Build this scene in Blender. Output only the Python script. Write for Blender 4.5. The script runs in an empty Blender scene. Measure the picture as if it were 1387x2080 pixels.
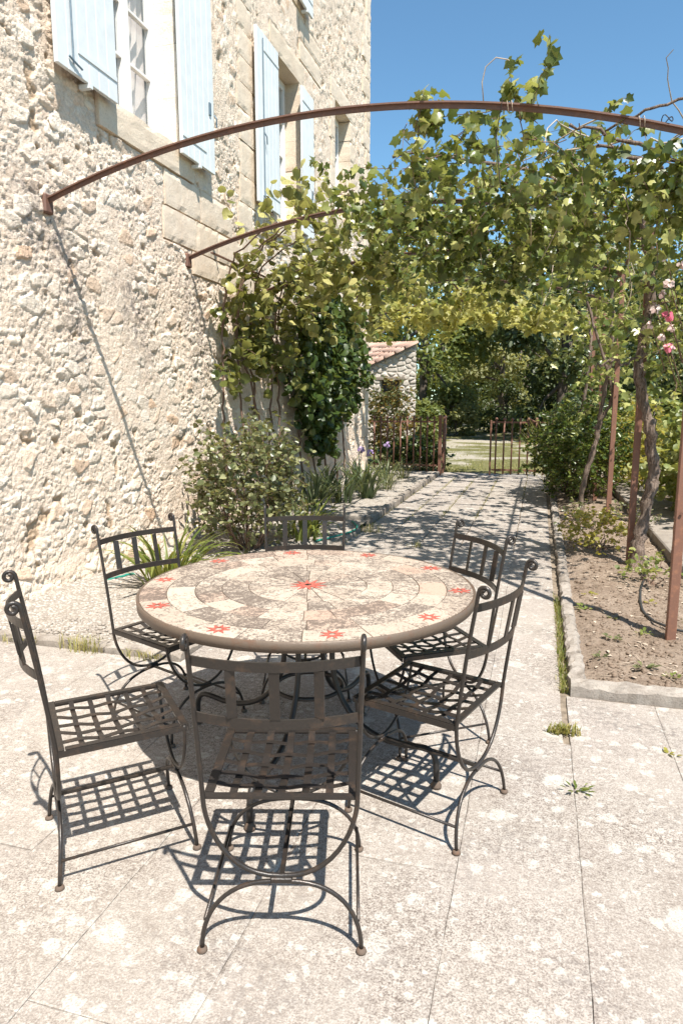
import bpy, math, random
import numpy as np
from mathutils import Vector, Matrix, Quaternion

R = math.radians
random.seed(7)
RNG = np.random.default_rng(11)
SC = bpy.context.scene
COL = SC.collection

# ------------------------------------------------------------------ camera, world, sun, exposure
CAMZ = 1.516
cam_d = bpy.data.cameras.new('camera')
cam = bpy.data.objects.new('camera', cam_d)
COL.objects.link(cam)
cam.location = (0, 0, CAMZ)
cam.rotation_euler = (R(90 - 9.137), 0, R(16.114))
cam_d.sensor_width = 36
cam_d.lens = 23.89
cam_d.clip_start = 0.05
cam_d.clip_end = 2000
SC.camera = cam

SUN_DIR = Vector((-0.37, 0.46, -1.0)).normalized()          # the way the light travels
EL = math.asin(-SUN_DIR.z)
AZ = math.atan2(-SUN_DIR.x, -SUN_DIR.y)                      # clockwise from +Y
wd = bpy.data.worlds.new('World')
SC.world = wd
wd.use_nodes = True
wn = wd.node_tree
wn.nodes.clear()
sky = wn.nodes.new('ShaderNodeTexSky')
sky.sky_type = 'NISHITA'
sky.sun_disc = False
sky.sun_elevation = EL
sky.sun_rotation = AZ
sky.altitude = 300
sky.air_density = 1.0
sky.dust_density = 0.15
sky.ozone_density = 1.6
bg = wn.nodes.new('ShaderNodeBackground')
bg.inputs['Strength'].default_value = 0.10
wo = wn.nodes.new('ShaderNodeOutputWorld')
tint = wn.nodes.new('ShaderNodeMix'); tint.data_type = 'RGBA'; tint.blend_type = 'MULTIPLY'
tint.inputs[0].default_value = 1.0
wn.links.new(sky.outputs[0], tint.inputs[6]); tint.inputs[7].default_value = (0.72, 0.96, 0.98, 1)
wn.links.new(tint.outputs[2], bg.inputs['Color'])
wn.links.new(bg.outputs[0], wo.inputs['Surface'])

sun_d = bpy.data.lights.new('sun', 'SUN')
sun_d.energy = 5.0
sun_d.angle = R(0.53)
sun_d.color = (1.0, 0.95, 0.87)
sun = bpy.data.objects.new('sun', sun_d)
COL.objects.link(sun)
sun.rotation_euler = SUN_DIR.to_track_quat('-Z', 'Y').to_euler()
sun.location = (6, -6, 20)

SC.view_settings.view_transform = 'Standard'
SC.view_settings.look = 'None'
SC.view_settings.exposure = 1.0
SC.view_settings.gamma = 1.0
SC.view_settings.use_curve_mapping = False
try:
    SC.cycles.max_bounces = 8
    SC.cycles.transparent_max_bounces = 8
    SC.cycles.use_denoising = True
except Exception:
    pass

# ------------------------------------------------------------------ material helpers
class NT:
    def __init__(s, name):
        s.m = bpy.data.materials.new(name)
        s.m.use_nodes = True
        s.t = s.m.node_tree
        s.t.nodes.clear()
        s.out = s.t.nodes.new('ShaderNodeOutputMaterial')
    def n(s, typ, ins=None, **props):
        nd = s.t.nodes.new(typ)
        for k, v in props.items():
            setattr(nd, k, v)
        for k, v in (ins or {}).items():
            s.set(nd, k, v)
        return nd
    def set(s, nd, k, v):
        sock = nd.inputs[k]
        if isinstance(v, bpy.types.NodeSocket):
            s.t.links.new(v, sock)
        elif isinstance(v, bpy.types.Node):
            s.t.links.new(v.outputs[0], sock)
        else:
            if sock.type == 'RGBA' and len(v) == 3:
                v = (*v, 1)
            sock.default_value = v
    def noise(s, vec, scale, detail=4, rough=0.6, dist=0.0):
        return s.n('ShaderNodeTexNoise', {'Vector': vec, 'Scale': scale, 'Detail': detail, 'Roughness': rough, 'Distortion': dist}).outputs['Fac']
    def vor(s, vec, scale, feature='F1', out='Distance', rnd=1.0):
        return s.n('ShaderNodeTexVoronoi', {'Vector': vec, 'Scale': scale, 'Randomness': rnd}, feature=feature).outputs[out]
    def ramp(s, fac, *stops):
        nd = s.n('ShaderNodeValToRGB', {'Fac': fac})
        cr = nd.color_ramp
        while len(cr.elements) < len(stops):
            cr.elements.new(0.5)
        for e, (p, c) in zip(cr.elements, stops):
            e.position = p
            e.color = (c, c, c, 1) if isinstance(c, (int, float)) else (*c, 1)
        return nd.outputs['Color']
    def mix(s, fac, a, b, mode='MIX'):
        nd = s.n('ShaderNodeMix', data_type='RGBA', blend_type=mode)
        s.set(nd, 0, fac)
        s.set(nd, 6, a)
        s.set(nd, 7, b)
        return nd.outputs[2]
    def math(s, op, a, b=0.0):
        nd = s.n('ShaderNodeMath', operation=op)
        s.set(nd, 0, a)
        s.set(nd, 1, b)
        return nd.outputs[0]
    def pos(s):
        return s.n('ShaderNodeNewGeometry').outputs['Position']
    def obj(s):
        return s.n('ShaderNodeTexCoord').outputs['Object']
    def orand(s):
        return s.n('ShaderNodeObjectInfo').outputs['Random']
    def attr(s, name):
        return s.n('ShaderNodeAttribute', attribute_name=name).outputs['Fac']
    def bump(s, h, strength=0.5, dist=0.01):
        return s.n('ShaderNodeBump', {'Height': h, 'Strength': strength, 'Distance': dist}).outputs[0]
    def bsdf(s, col, rough=0.8, metal=0.0, normal=None, spec=0.4, **kw):
        b = s.n('ShaderNodeBsdfPrincipled', {'Base Color': col, 'Roughness': rough, 'Metallic': metal})
        b.inputs['Specular IOR Level'].default_value = spec
        if normal is not None:
            s.set(b, 'Normal', normal)
        for k, v in kw.items():
            s.set(b, k, v)
        return b
    def fin(s, sh):
        s.t.links.new(sh.outputs[0], s.out.inputs['Surface'])
        return s.m

def mat_wall():
    t = NT('rubble_wall'); p = t.pos()
    cell = t.attr('cell'); hgt = t.attr('hgt')
    base = t.ramp(cell, (0.0, (0.75, 0.60, 0.48)), (0.3, (0.83, 0.70, 0.58)), (0.6, (0.72, 0.575, 0.455)), (0.85, (0.85, 0.76, 0.65)), (1.0, (0.64, 0.43, 0.29)))
    n1 = t.noise(p, 1.1, 5, 0.6)
    base = t.mix(t.ramp(n1, (0.4, 0.0), (0.65, 0.55)), base, (0.77, 0.65, 0.53))
    n2 = t.noise(p, 38, 4, 0.7)
    base = t.mix(t.ramp(n2, (0.35, 0.4), (0.6, 0.0)), base, (0.44, 0.33, 0.235))
    crev = t.ramp(hgt, (0.0, 0.75), (0.35, 0.0))               # low joints browned to paint in the small shadows between stones
    base = t.mix(crev, base, (0.40, 0.265, 0.155))
    n3 = t.noise(p, 0.55, 3, 0.6); n4 = t.noise(p, 14, 5, 0.75)
    st = t.math('MULTIPLY', t.math('MAXIMUM', t.math('MULTIPLY', t.ramp(n3, (0.56, 0.0), (0.66, 1.0)), 0.3), t.attr('stain')), t.ramp(n4, (0.42, 0.0), (0.60, 0.9)))
    base = t.mix(st, base, (0.21, 0.18, 0.165))                # grey lichen film
    n5 = t.noise(p, 90, 3, 0.7)
    nb = t.bump(t.math('ADD', n2, t.math('MULTIPLY', n5, 0.5)), 0.8, 0.02)
    return t.fin(t.bsdf(base, 0.95, 0, nb, 0.1))

def mat_stone(name, c1, c2, c3, scale=1.0):
    t = NT(name); p = t.pos(); o = t.orand()
    base = t.mix(o, c1, c2)
    n1 = t.noise(p, 5 * scale, 5, 0.65)
    base = t.mix(t.ramp(n1, (0.42, 0.0), (0.7, 0.7)), base, c3)
    n2 = t.noise(p, 55 * scale, 4, 0.7)
    base = t.mix(t.ramp(n2, (0.33, 0.45), (0.5, 0.0)), base, tuple(x * 0.62 for x in c3))
    nb = t.bump(t.math('ADD', n2, t.math('MULTIPLY', n1, 1.5)), 0.45, 0.012)
    return t.fin(t.bsdf(base, 0.9, 0, nb, 0.2))

def mat_paving():
    t = NT('weathered_concrete'); p = t.pos(); o = t.orand()
    w = t.n('ShaderNodeVectorMath', {0: p, 1: (1, 1, 1)}, operation='MULTIPLY').outputs[0]
    big = t.noise(p, 0.9, 4, 0.6)
    mid = t.noise(p, 7, 5, 0.7)
    grn = t.math('ADD', t.math('MULTIPLY', t.noise(p, 150, 3, 0.75), 0.6), t.math('MULTIPLY', t.noise(p, 48, 4, 0.75), 0.4))
    grit = t.vor(p, 150)
    base = t.mix(t.ramp(mid, (0.35, 0.0), (0.65, 1.0)), (0.30, 0.26, 0.222), (0.40, 0.362, 0.318))
    base = t.mix(t.ramp(big, (0.4, 0.0), (0.62, 0.7)), base, (0.36, 0.315, 0.28))
    base = t.mix(t.math('MULTIPLY', o, 0.25), base, (0.25, 0.21, 0.185))
    worn = t.math('ADD', 0.38, t.math('MULTIPLY', t.ramp(t.noise(p, 1.15, 5, 0.62, 0.5), (0.40, 0.0), (0.62, 1.0)), 0.62))
    base = t.mix(t.math('MULTIPLY', t.ramp(grn, (0.42, 1.0), (0.52, 0.0)), worn), base, (0.112, 0.088, 0.074))
    base = t.mix(t.ramp(grn, (0.53, 0.0), (0.62, 0.75)), base, (0.47, 0.44, 0.40))
    # mossy grey film in broad patches
    f = t.math('MULTIPLY', t.ramp(t.noise(p, 1.7, 4, 0.65), (0.5, 0.0), (0.66, 1.0)), t.ramp(t.noise(p, 30, 4, 0.75), (0.47, 0.0), (0.58, 0.7)))
    base = t.mix(f, base, (0.15, 0.13, 0.118))
    # pale crustose lichen discs
    dw = t.n('ShaderNodeMixRGB', {'Fac': 0.05, 'Color1': p, 'Color2': t.n('ShaderNodeTexNoise', {'Vector': p, 'Scale': 26.0, 'Detail': 3.0}).outputs['Color']}).outputs[0]
    for sc, th, gate in ((6.0, 0.42, 0.45), (12, 0.42, 0.30), (27, 0.48, 0.30)):
        v = t.n('ShaderNodeTexVoronoi', {'Vector': dw, 'Scale': sc})
        sel = t.n('ShaderNodeSeparateColor', {'Color': v.outputs['Color']})
        lim = t.math('MULTIPLY', sel.outputs[0], th)
        disc = t.n('ShaderNodeMapRange', {'Value': t.math('SUBTRACT', lim, v.outputs['Distance']), 'From Min': 0.0, 'From Max': 0.10}).outputs[0]
        disc = t.math('MULTIPLY', disc, t.ramp(grn, (0.40, 0.25), (0.55, 1.0)))
        keep = t.math('GREATER_THAN', sel.outputs[1], gate)
        base = t.mix(t.math('MULTIPLY', t.math('MULTIPLY', disc, keep), 0.8), base, (0.47, 0.445, 0.40))
    nb = t.bump(t.math('ADD', t.math('MULTIPLY', grn, 1.0), t.math('MULTIPLY', mid, 1.2)), 0.5, 0.012)
    return t.fin(t.bsdf(base, 0.93, 0, nb, 0.15))

def mat_iron(name, c1, c2, rough, metal, rust=(0.16, 0.075, 0.04), amt=0.6):
    t = NT(name); p = t.obj()
    n1 = t.noise(p, 22, 5, 0.7); n2 = t.noise(p, 160, 3, 0.6)
    base = t.mix(n2, c1, c2)
    base = t.mix(t.ramp(n1, (0.52, 0.0), (0.68, amt)), base, rust)
    nb = t.bump(t.math('ADD', n2, n1), 0.25, 0.003)
    return t.fin(t.bsdf(base, rough, metal, nb, 0.5))

def mat_leaf(name, c_dark, c_mid, c_light, trans=0.4, rough=0.42, tcol=None):
    t = NT(name); r = t.attr('rnd')
    col = t.ramp(r, (0.0, c_dark), (0.55, c_mid), (1.0, c_light))
    n = t.noise(t.pos(), 60, 2, 0.5)
    col = t.mix(t.ramp(n, (0.3, 0.35), (0.6, 0.0)), col, tuple(x * 0.7 for x in c_mid))
    b = t.bsdf(col, rough, 0, None, 0.45)
    tc = t.mix(0.55, col, tcol or (min(1, c_light[0] * 2.4), min(1, c_light[1] * 2.2), c_light[2] * 1.0))
    tr = t.n('ShaderNodeBsdfTranslucent', {'Color': tc})
    return t.fin(t.n('ShaderNodeMixShader', {0: trans, 1: b.outputs[0], 2: tr.outputs[0]}))

def mat_bark(name, c1, c2):
    t = NT(name); p = t.pos()
    s = t.n('ShaderNodeMapping', {'Vector': p, 'Scale': (30, 30, 5)}).outputs[0]
    n = t.noise(s, 2.2, 5, 0.7, 0.6)
    base = t.mix(t.ramp(n, (0.35, 0.0), (0.65, 1.0)), c1, c2)
    return t.fin(t.bsdf(base, 0.9, 0, t.bump(n, 0.9, 0.02), 0.15))

def mat_simple(name, col, rough=0.7, metal=0.0, var=0.15, scale=20, bump=0.15, spec=0.4):
    t = NT(name); p = t.pos()
    n = t.noise(p, scale, 4, 0.65)
    base = t.mix(t.ramp(n, (0.3, 0.0), (0.7, 1.0)), tuple(c * (1 - var) for c in col), tuple(min(1, c * (1 + var)) for c in col))
    return t.fin(t.bsdf(base, rough, metal, t.bump(n, bump, 0.006), spec))

def mat_glass():
    t = NT('window_glass')
    g = t.bsdf((0.75, 0.8, 0.82), 0.04, 0, None, 0.6)
    tr = t.n('ShaderNodeBsdfTransparent')
    return t.fin(t.n('ShaderNodeMixShader', {0: 0.13, 1: tr.outputs[0], 2: g.outputs[0]}))

def mat_tile():
    t = NT('mosaic_stone'); o = t.orand()
    p = t.n('ShaderNodeVectorMath', {0: t.pos(), 1: t.n('ShaderNodeCombineXYZ', {0: t.math('MULTIPLY', o, 37.0), 1: t.math('MULTIPLY', o, 91.0), 2: 0.0}).outputs[0]}, operation='ADD').outputs[0]
    base = t.mix(o, (0.385, 0.315, 0.25), (0.47, 0.40, 0.325))
    base = t.mix(t.ramp(o, (0.80, 0.0), (0.97, 0.7)), base, (0.37, 0.24, 0.175))
    n1 = t.noise(p, 5.5, 4, 0.6); n2 = t.noise(p, 110, 4, 0.8); n3 = t.noise(p, 42, 4, 0.75)
    lim = t.math('ADD', t.math('MULTIPLY', t.ramp(n1, (0.36, 0.0), (0.64, 1.0)), 0.07), t.math('MULTIPLY', t.math('FRACT', t.math('MULTIPLY', o, 7.3)), 0.10))
    st = t.ramp(t.math('ADD', t.math('ADD', t.math('MULTIPLY', n2, 0.6), t.math('MULTIPLY', n3, 0.4)), lim), (0.555, 0.0), (0.635, 0.85))
    base = t.mix(st, base, (0.085, 0.064, 0.052))
    n4 = t.noise(p, 140, 3, 0.7)
    base = t.mix(t.ramp(n4, (0.35, 0.35), (0.5, 0.0)), base, (0.20, 0.145, 0.115))
    return t.fin(t.bsdf(base, 0.75, 0, t.bump(t.math('ADD', n2, n4), 0.25, 0.004), 0.3))

def mat_soil():
    t = NT('dry_soil'); p = t.pos()
    n1 = t.noise(p, 2.2, 5, 0.65); n2 = t.noise(p, 45, 5, 0.75); v = t.vor(p, 38)
    base = t.mix(t.ramp(n1, (0.35, 0.0), (0.65, 1.0)), (0.235, 0.175, 0.13), (0.34, 0.268, 0.208))
    base = t.mix(t.ramp(n2, (0.38, 0.6), (0.52, 0.0)), base, (0.095, 0.066, 0.045))
    base = t.mix(t.ramp(v, (0.10, 0.55), (0.2, 0.0)), base, (0.36, 0.30, 0.245))
    return t.fin(t.bsdf(base, 0.95, 0, t.bump(t.math('ADD', n2, n1), 0.8, 0.03), 0.1))

def mat_gravel():
    t = NT('pale_gravel'); p = t.pos()
    v = t.n('ShaderNodeTexVoronoi', {'Vector': p, 'Scale': 55.0})
    sep = t.n('ShaderNodeSeparateColor', {'Color': v.outputs['Color']})
    base = t.ramp(sep.outputs[0], (0.0, (0.28, 0.245, 0.205)), (0.5, (0.40, 0.365, 0.32)), (1.0, (0.48, 0.45, 0.41)))
    base = t.mix(t.ramp(v.outputs['Distance'], (0.35, 0.0), (0.6, 0.6)), base, (0.15, 0.12, 0.095))
    n = t.noise(p, 3, 4, 0.6)
    base = t.mix(t.ramp(n, (0.5, 0.0), (0.7, 0.5)), base, (0.27, 0.225, 0.18))
    return t.fin(t.bsdf(base, 0.95, 0, t.bump(v.outputs['Distance'], -0.8, 0.02), 0.1))

def mat_lawn():
    t = NT('dry_lawn'); p = t.pos()
    n1 = t.noise(p, 0.5, 5, 0.62, 0.4); n2 = t.noise(p, 6, 5, 0.7); n3 = t.noise(p, 40, 3, 0.7)
    base = t.mix(t.ramp(n2, (0.35, 0.0), (0.65, 1.0)), (0.10, 0.105, 0.035), (0.22, 0.20, 0.095))
    base = t.mix(t.ramp(n3, (0.35, 0.6), (0.55, 0.0)), base, (0.06, 0.062, 0.022))
    base = t.mix(t.math('MULTIPLY', t.ramp(n1, (0.50, 0.0), (0.57, 1.0)), t.ramp(n2, (0.3, 0.6), (0.6, 1.0))), base, (0.38, 0.34, 0.28))
    return t.fin(t.bsdf(base, 0.95, 0, t.bump(n3, 0.8, 0.04), 0.1))

M = {}
M['wall'] = mat_wall()
M['stone'] = mat_stone('rubble_stone', (0.68, 0.57, 0.45), (0.77, 0.69, 0.58), (0.60, 0.46, 0.34), 1.6)
M['block'] = mat_stone('dressed_limestone', (0.66, 0.55, 0.43), (0.72, 0.62, 0.51), (0.58, 0.46, 0.35))
M['jamb'] = mat_stone('pale_jamb_stone', (0.76, 0.71, 0.63), (0.80, 0.75, 0.68), (0.68, 0.60, 0.51))
M['kerb'] = mat_stone('kerb_concrete', (0.26, 0.225, 0.19), (0.34, 0.30, 0.26), (0.17, 0.14, 0.115), 2.2)
M['hut'] = mat_stone('hut_stone', (0.44, 0.39, 0.33), (0.56, 0.51, 0.45), (0.33, 0.275, 0.225), 1.2)
M['hutmortar'] = mat_stone('hut_mortar', (0.40, 0.35, 0.30), (0.44, 0.39, 0.34), (0.28, 0.24, 0.2), 1.2)
M['pave'] = mat_paving()
M['dirt'] = mat_simple('joint_dirt', (0.21, 0.17, 0.13), 0.95, 0, 0.35, 25, 0.5, 0.1)
M['iron'] = mat_iron('wrought_iron', (0.022, 0.019, 0.017), (0.044, 0.036, 0.031), 0.36, 0.3, (0.088, 0.056, 0.038), 0.6)
M['irond'] = mat_iron('dark_wrought_iron', (0.022, 0.020, 0.019), (0.036, 0.032, 0.029), 0.42, 0.3, (0.06, 0.036, 0.025), 0.4)
M['footrust'] = mat_iron('rusted_foot', (0.10, 0.07, 0.05), (0.11, 0.078, 0.058), 0.85, 0.0, (0.13, 0.06, 0.03), 0.8)
M['band'] = mat_iron('table_steel_band', (0.112, 0.080, 0.058), (0.155, 0.115, 0.085), 0.5, 0.2, (0.14, 0.068, 0.04), 0.6)
M['rust'] = mat_iron('painted_rust_iron', (0.115, 0.060, 0.042), (0.165, 0.085, 0.060), 0.62, 0.05, (0.22, 0.105, 0.062), 0.75)
M['post'] = mat_iron('rusty_post_iron', (0.155, 0.074, 0.048), (0.21, 0.10, 0.065), 0.65, 0.0, (0.30, 0.135, 0.075), 0.7)
M['gate'] = mat_iron('rusty_gate_iron', (0.12, 0.058, 0.04), (0.17, 0.08, 0.053), 0.7, 0.1, (0.24, 0.10, 0.05), 0.8)
M['tile'] = mat_tile()
M['grout'] = mat_simple('dark_grout', (0.13, 0.10, 0.085), 0.95, 0, 0.3, 60, 0.3, 0.1)
M['star'] = mat_simple('red_star_tile', (0.36, 0.088, 0.062), 0.7, 0, 0.4, 60, 0.1)
M['shutter'] = mat_simple('pale_blue_paint', (0.63, 0.655, 0.66), 0.6, 0, 0.06, 8, 0.08)
M['frame'] = mat_simple('white_window_paint', (0.74, 0.72, 0.69), 0.5, 0, 0.03, 12, 0.05)
M['hinge'] = mat_simple('dark_hinge_iron', (0.14, 0.19, 0.23), 0.6, 0.2, 0.2, 40, 0.1)
M['glass'] = mat_glass()
M['curtain'] = mat_simple('net_curtain', (0.50, 0.45, 0.42), 0.9, 0, 0.1, 10, 0.1)
M['room'] = mat_simple('unlit_room_shade', (0.05, 0.05, 0.05), 0.9)  # near-black colour stands in for the shade inside windows
M['soil'] = mat_soil()
M['gravel'] = mat_gravel()
M['lawn'] = mat_lawn()
M['pebble'] = mat_stone('pebble', (0.30, 0.26, 0.22), (0.46, 0.42, 0.38), (0.24, 0.2, 0.16), 2)
M['clod'] = mat_stone('soil_clod', (0.20, 0.145, 0.105), (0.36, 0.29, 0.235), (0.14, 0.10, 0.07), 2)
M['roof'] = mat_stone('terracotta_tile', (0.38, 0.22, 0.16), (0.50, 0.35, 0.275), (0.36, 0.27, 0.215), 1.5)
M['hose'] = mat_simple('green_hose_plastic', (0.02, 0.20, 0.15), 0.45, 0, 0.1)
M['drip'] = mat_simple('black_drip_pipe', (0.035, 0.035, 0.035), 0.5, 0, 0.2)
M['wood'] = mat_bark('grey_lintel_wood', (0.16, 0.13, 0.10), (0.30, 0.25, 0.2))
M['bark'] = mat_bark('vine_bark', (0.07, 0.048, 0.036), (0.27, 0.205, 0.165))
M['twig'] = mat_simple('brown_twig', (0.16, 0.10, 0.07), 0.8, 0, 0.3)
M['cane'] = mat_simple('pale_dry_cane', (0.42, 0.34, 0.26), 0.8, 0, 0.25)
M['treebark'] = mat_bark('tree_bark', (0.07, 0.055, 0.045), (0.17, 0.14, 0.115))
M['grape'] = mat_leaf('grape_leaf', (0.024, 0.046, 0.010), (0.115, 0.15, 0.034), (0.47, 0.46, 0.17), 0.30, 0.32, (0.50, 0.53, 0.09))
M['kiwi'] = mat_leaf('round_vine_leaf', (0.04, 0.062, 0.014), (0.215, 0.22, 0.062), (0.50, 0.46, 0.19), 0.34, 0.34, (0.58, 0.55, 0.12))
M['sunlit_vine'] = mat_leaf('sunlit_vine_leaf', (0.16, 0.18, 0.045), (0.34, 0.33, 0.10), (0.55, 0.50, 0.20), 0.48, 0.42, (0.72, 0.68, 0.16))  # sun coming through the far bays put into paler, yellower leaf colours
M['ivy'] = mat_leaf('dark_climber_leaf', (0.03, 0.058, 0.014), (0.055, 0.088, 0.02), (0.12, 0.15, 0.04), 0.3, 0.35)
M['grey'] = mat_leaf('grey_green_leaf', (0.035, 0.05, 0.018), (0.12, 0.135, 0.058), (0.30, 0.295, 0.15), 0.2, 0.36)
M['glossy'] = mat_leaf('glossy_bush_leaf', (0.03, 0.055, 0.012), (0.06, 0.095, 0.02), (0.17, 0.2, 0.045), 0.25, 0.32)
M['yellow'] = mat_leaf('yellow_green_leaf', (0.17, 0.17, 0.03), (0.29, 0.28, 0.06), (0.40, 0.34, 0.10), 0.4)
M['hedge'] = mat_leaf('broad_hedge_leaf', (0.075, 0.11, 0.024), (0.17, 0.21, 0.055), (0.36, 0.37, 0.16), 0.36)
M['blade'] = mat_leaf('strap_leaf', (0.06, 0.095, 0.018), (0.115, 0.155, 0.032), (0.24, 0.24, 0.07), 0.3, 0.38)
M['irisl'] = mat_leaf('iris_leaf', (0.045, 0.07, 0.028), (0.085, 0.115, 0.05), (0.20, 0.22, 0.12), 0.25, 0.4)
M['grass'] = mat_leaf('grass_blade', (0.12, 0.14, 0.03), (0.22, 0.225, 0.07), (0.42, 0.36, 0.17), 0.35, 0.6)
M['treeA'] = mat_leaf('tree_leaf', (0.055, 0.085, 0.022), (0.115, 0.15, 0.042), (0.25, 0.26, 0.09), 0.38, 0.45)
M['treeB'] = mat_leaf('shaded_tree_leaf', (0.026, 0.042, 0.013), (0.052, 0.074, 0.023), (0.115, 0.135, 0.045), 0.28, 0.45)  # shade under the crowns put into a darker leaf colour
M['treeC'] = mat_leaf('pale_tree_leaf', (0.12, 0.14, 0.055), (0.20, 0.215, 0.09), (0.34, 0.33, 0.17), 0.38, 0.5)
M['redl'] = mat_leaf('russet_leaf', (0.05, 0.075, 0.02), (0.11, 0.125, 0.04), (0.27, 0.17, 0.06), 0.33, 0.45)
M['pink'] = mat_leaf('pink_petal', (0.62, 0.10, 0.18), (0.72, 0.20, 0.28), (0.80, 0.50, 0.50), 0.3, 0.6, (0.9, 0.4, 0.45))
M['palep'] = mat_leaf('pale_petal', (0.72, 0.52, 0.48), (0.78, 0.62, 0.58), (0.82, 0.72, 0.68), 0.3, 0.6, (0.9, 0.7, 0.68))
M['violet'] = mat_leaf('violet_petal', (0.34, 0.22, 0.45), (0.45, 0.32, 0.55), (0.6, 0.5, 0.66), 0.3, 0.6, (0.6, 0.45, 0.7))

# ------------------------------------------------------------------ object helpers
def raw_mesh(name, V, F, mat=None, smooth=True, rnd=None, attrs=None):
    """V (n,3); F either list of tuples or (m,k) int array"""
    me = bpy.data.meshes.new(name)
    V = np.asarray(V, dtype=np.float32)
    if isinstance(F, np.ndarray):
        m, k = F.shape
        loops = F.reshape(-1).astype(np.int32)
        starts = np.arange(m, dtype=np.int32) * k
    else:
        m = len(F)
        lens = np.array([len(f) for f in F], dtype=np.int32)
        loops = np.fromiter((i for f in F for i in f), dtype=np.int32)
        starts = np.concatenate(([0], np.cumsum(lens)[:-1])).astype(np.int32) if m else np.zeros(0, np.int32)
    me.vertices.add(len(V)); me.vertices.foreach_set('co', V.reshape(-1))
    me.loops.add(len(loops)); me.loops.foreach_set('vertex_index', loops)
    me.polygons.add(m); me.polygons.foreach_set('loop_start', starts)
    me.update(calc_edges=True)
    me.polygons.foreach_set('use_smooth', np.full(m, smooth, dtype=bool))
    if rnd is not None:
        a = me.attributes.new('rnd', 'FLOAT', 'FACE'); a.data.foreach_set('value', np.asarray(rnd, np.float32))
    for k2, v in (attrs or {}).items():
        a = me.attributes.new(k2, 'FLOAT', 'POINT'); a.data.foreach_set('value', np.asarray(v, np.float32))
    if mat is not None:
        me.materials.append(mat)
    return me

def link(name, me, parent=None, kind=None, loc=None):
    o = bpy.data.objects.new(name, me)
    COL.objects.link(o)
    if parent is not None:
        o.parent = parent
        o.matrix_parent_inverse = Matrix.Translation(parent.get('_base', (0, 0, 0))).inverted()
    if loc is not None:
        o.location = loc
    if kind:
        o['kind'] = kind
    return o

def thing(name, label, cat, base=(0, 0, 0), group=None):
    o = bpy.data.objects.new(name, None)
    o.empty_display_size = 0.1
    COL.objects.link(o)
    o.location = base
    o['_base'] = tuple(base)
    o['label'] = label; o['category'] = cat
    if group: o['group'] = group
    return o

def tag(o, label, cat, group=None):
    o['label'] = label; o['category'] = cat
    if group: o['group'] = group
    return o

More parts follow.
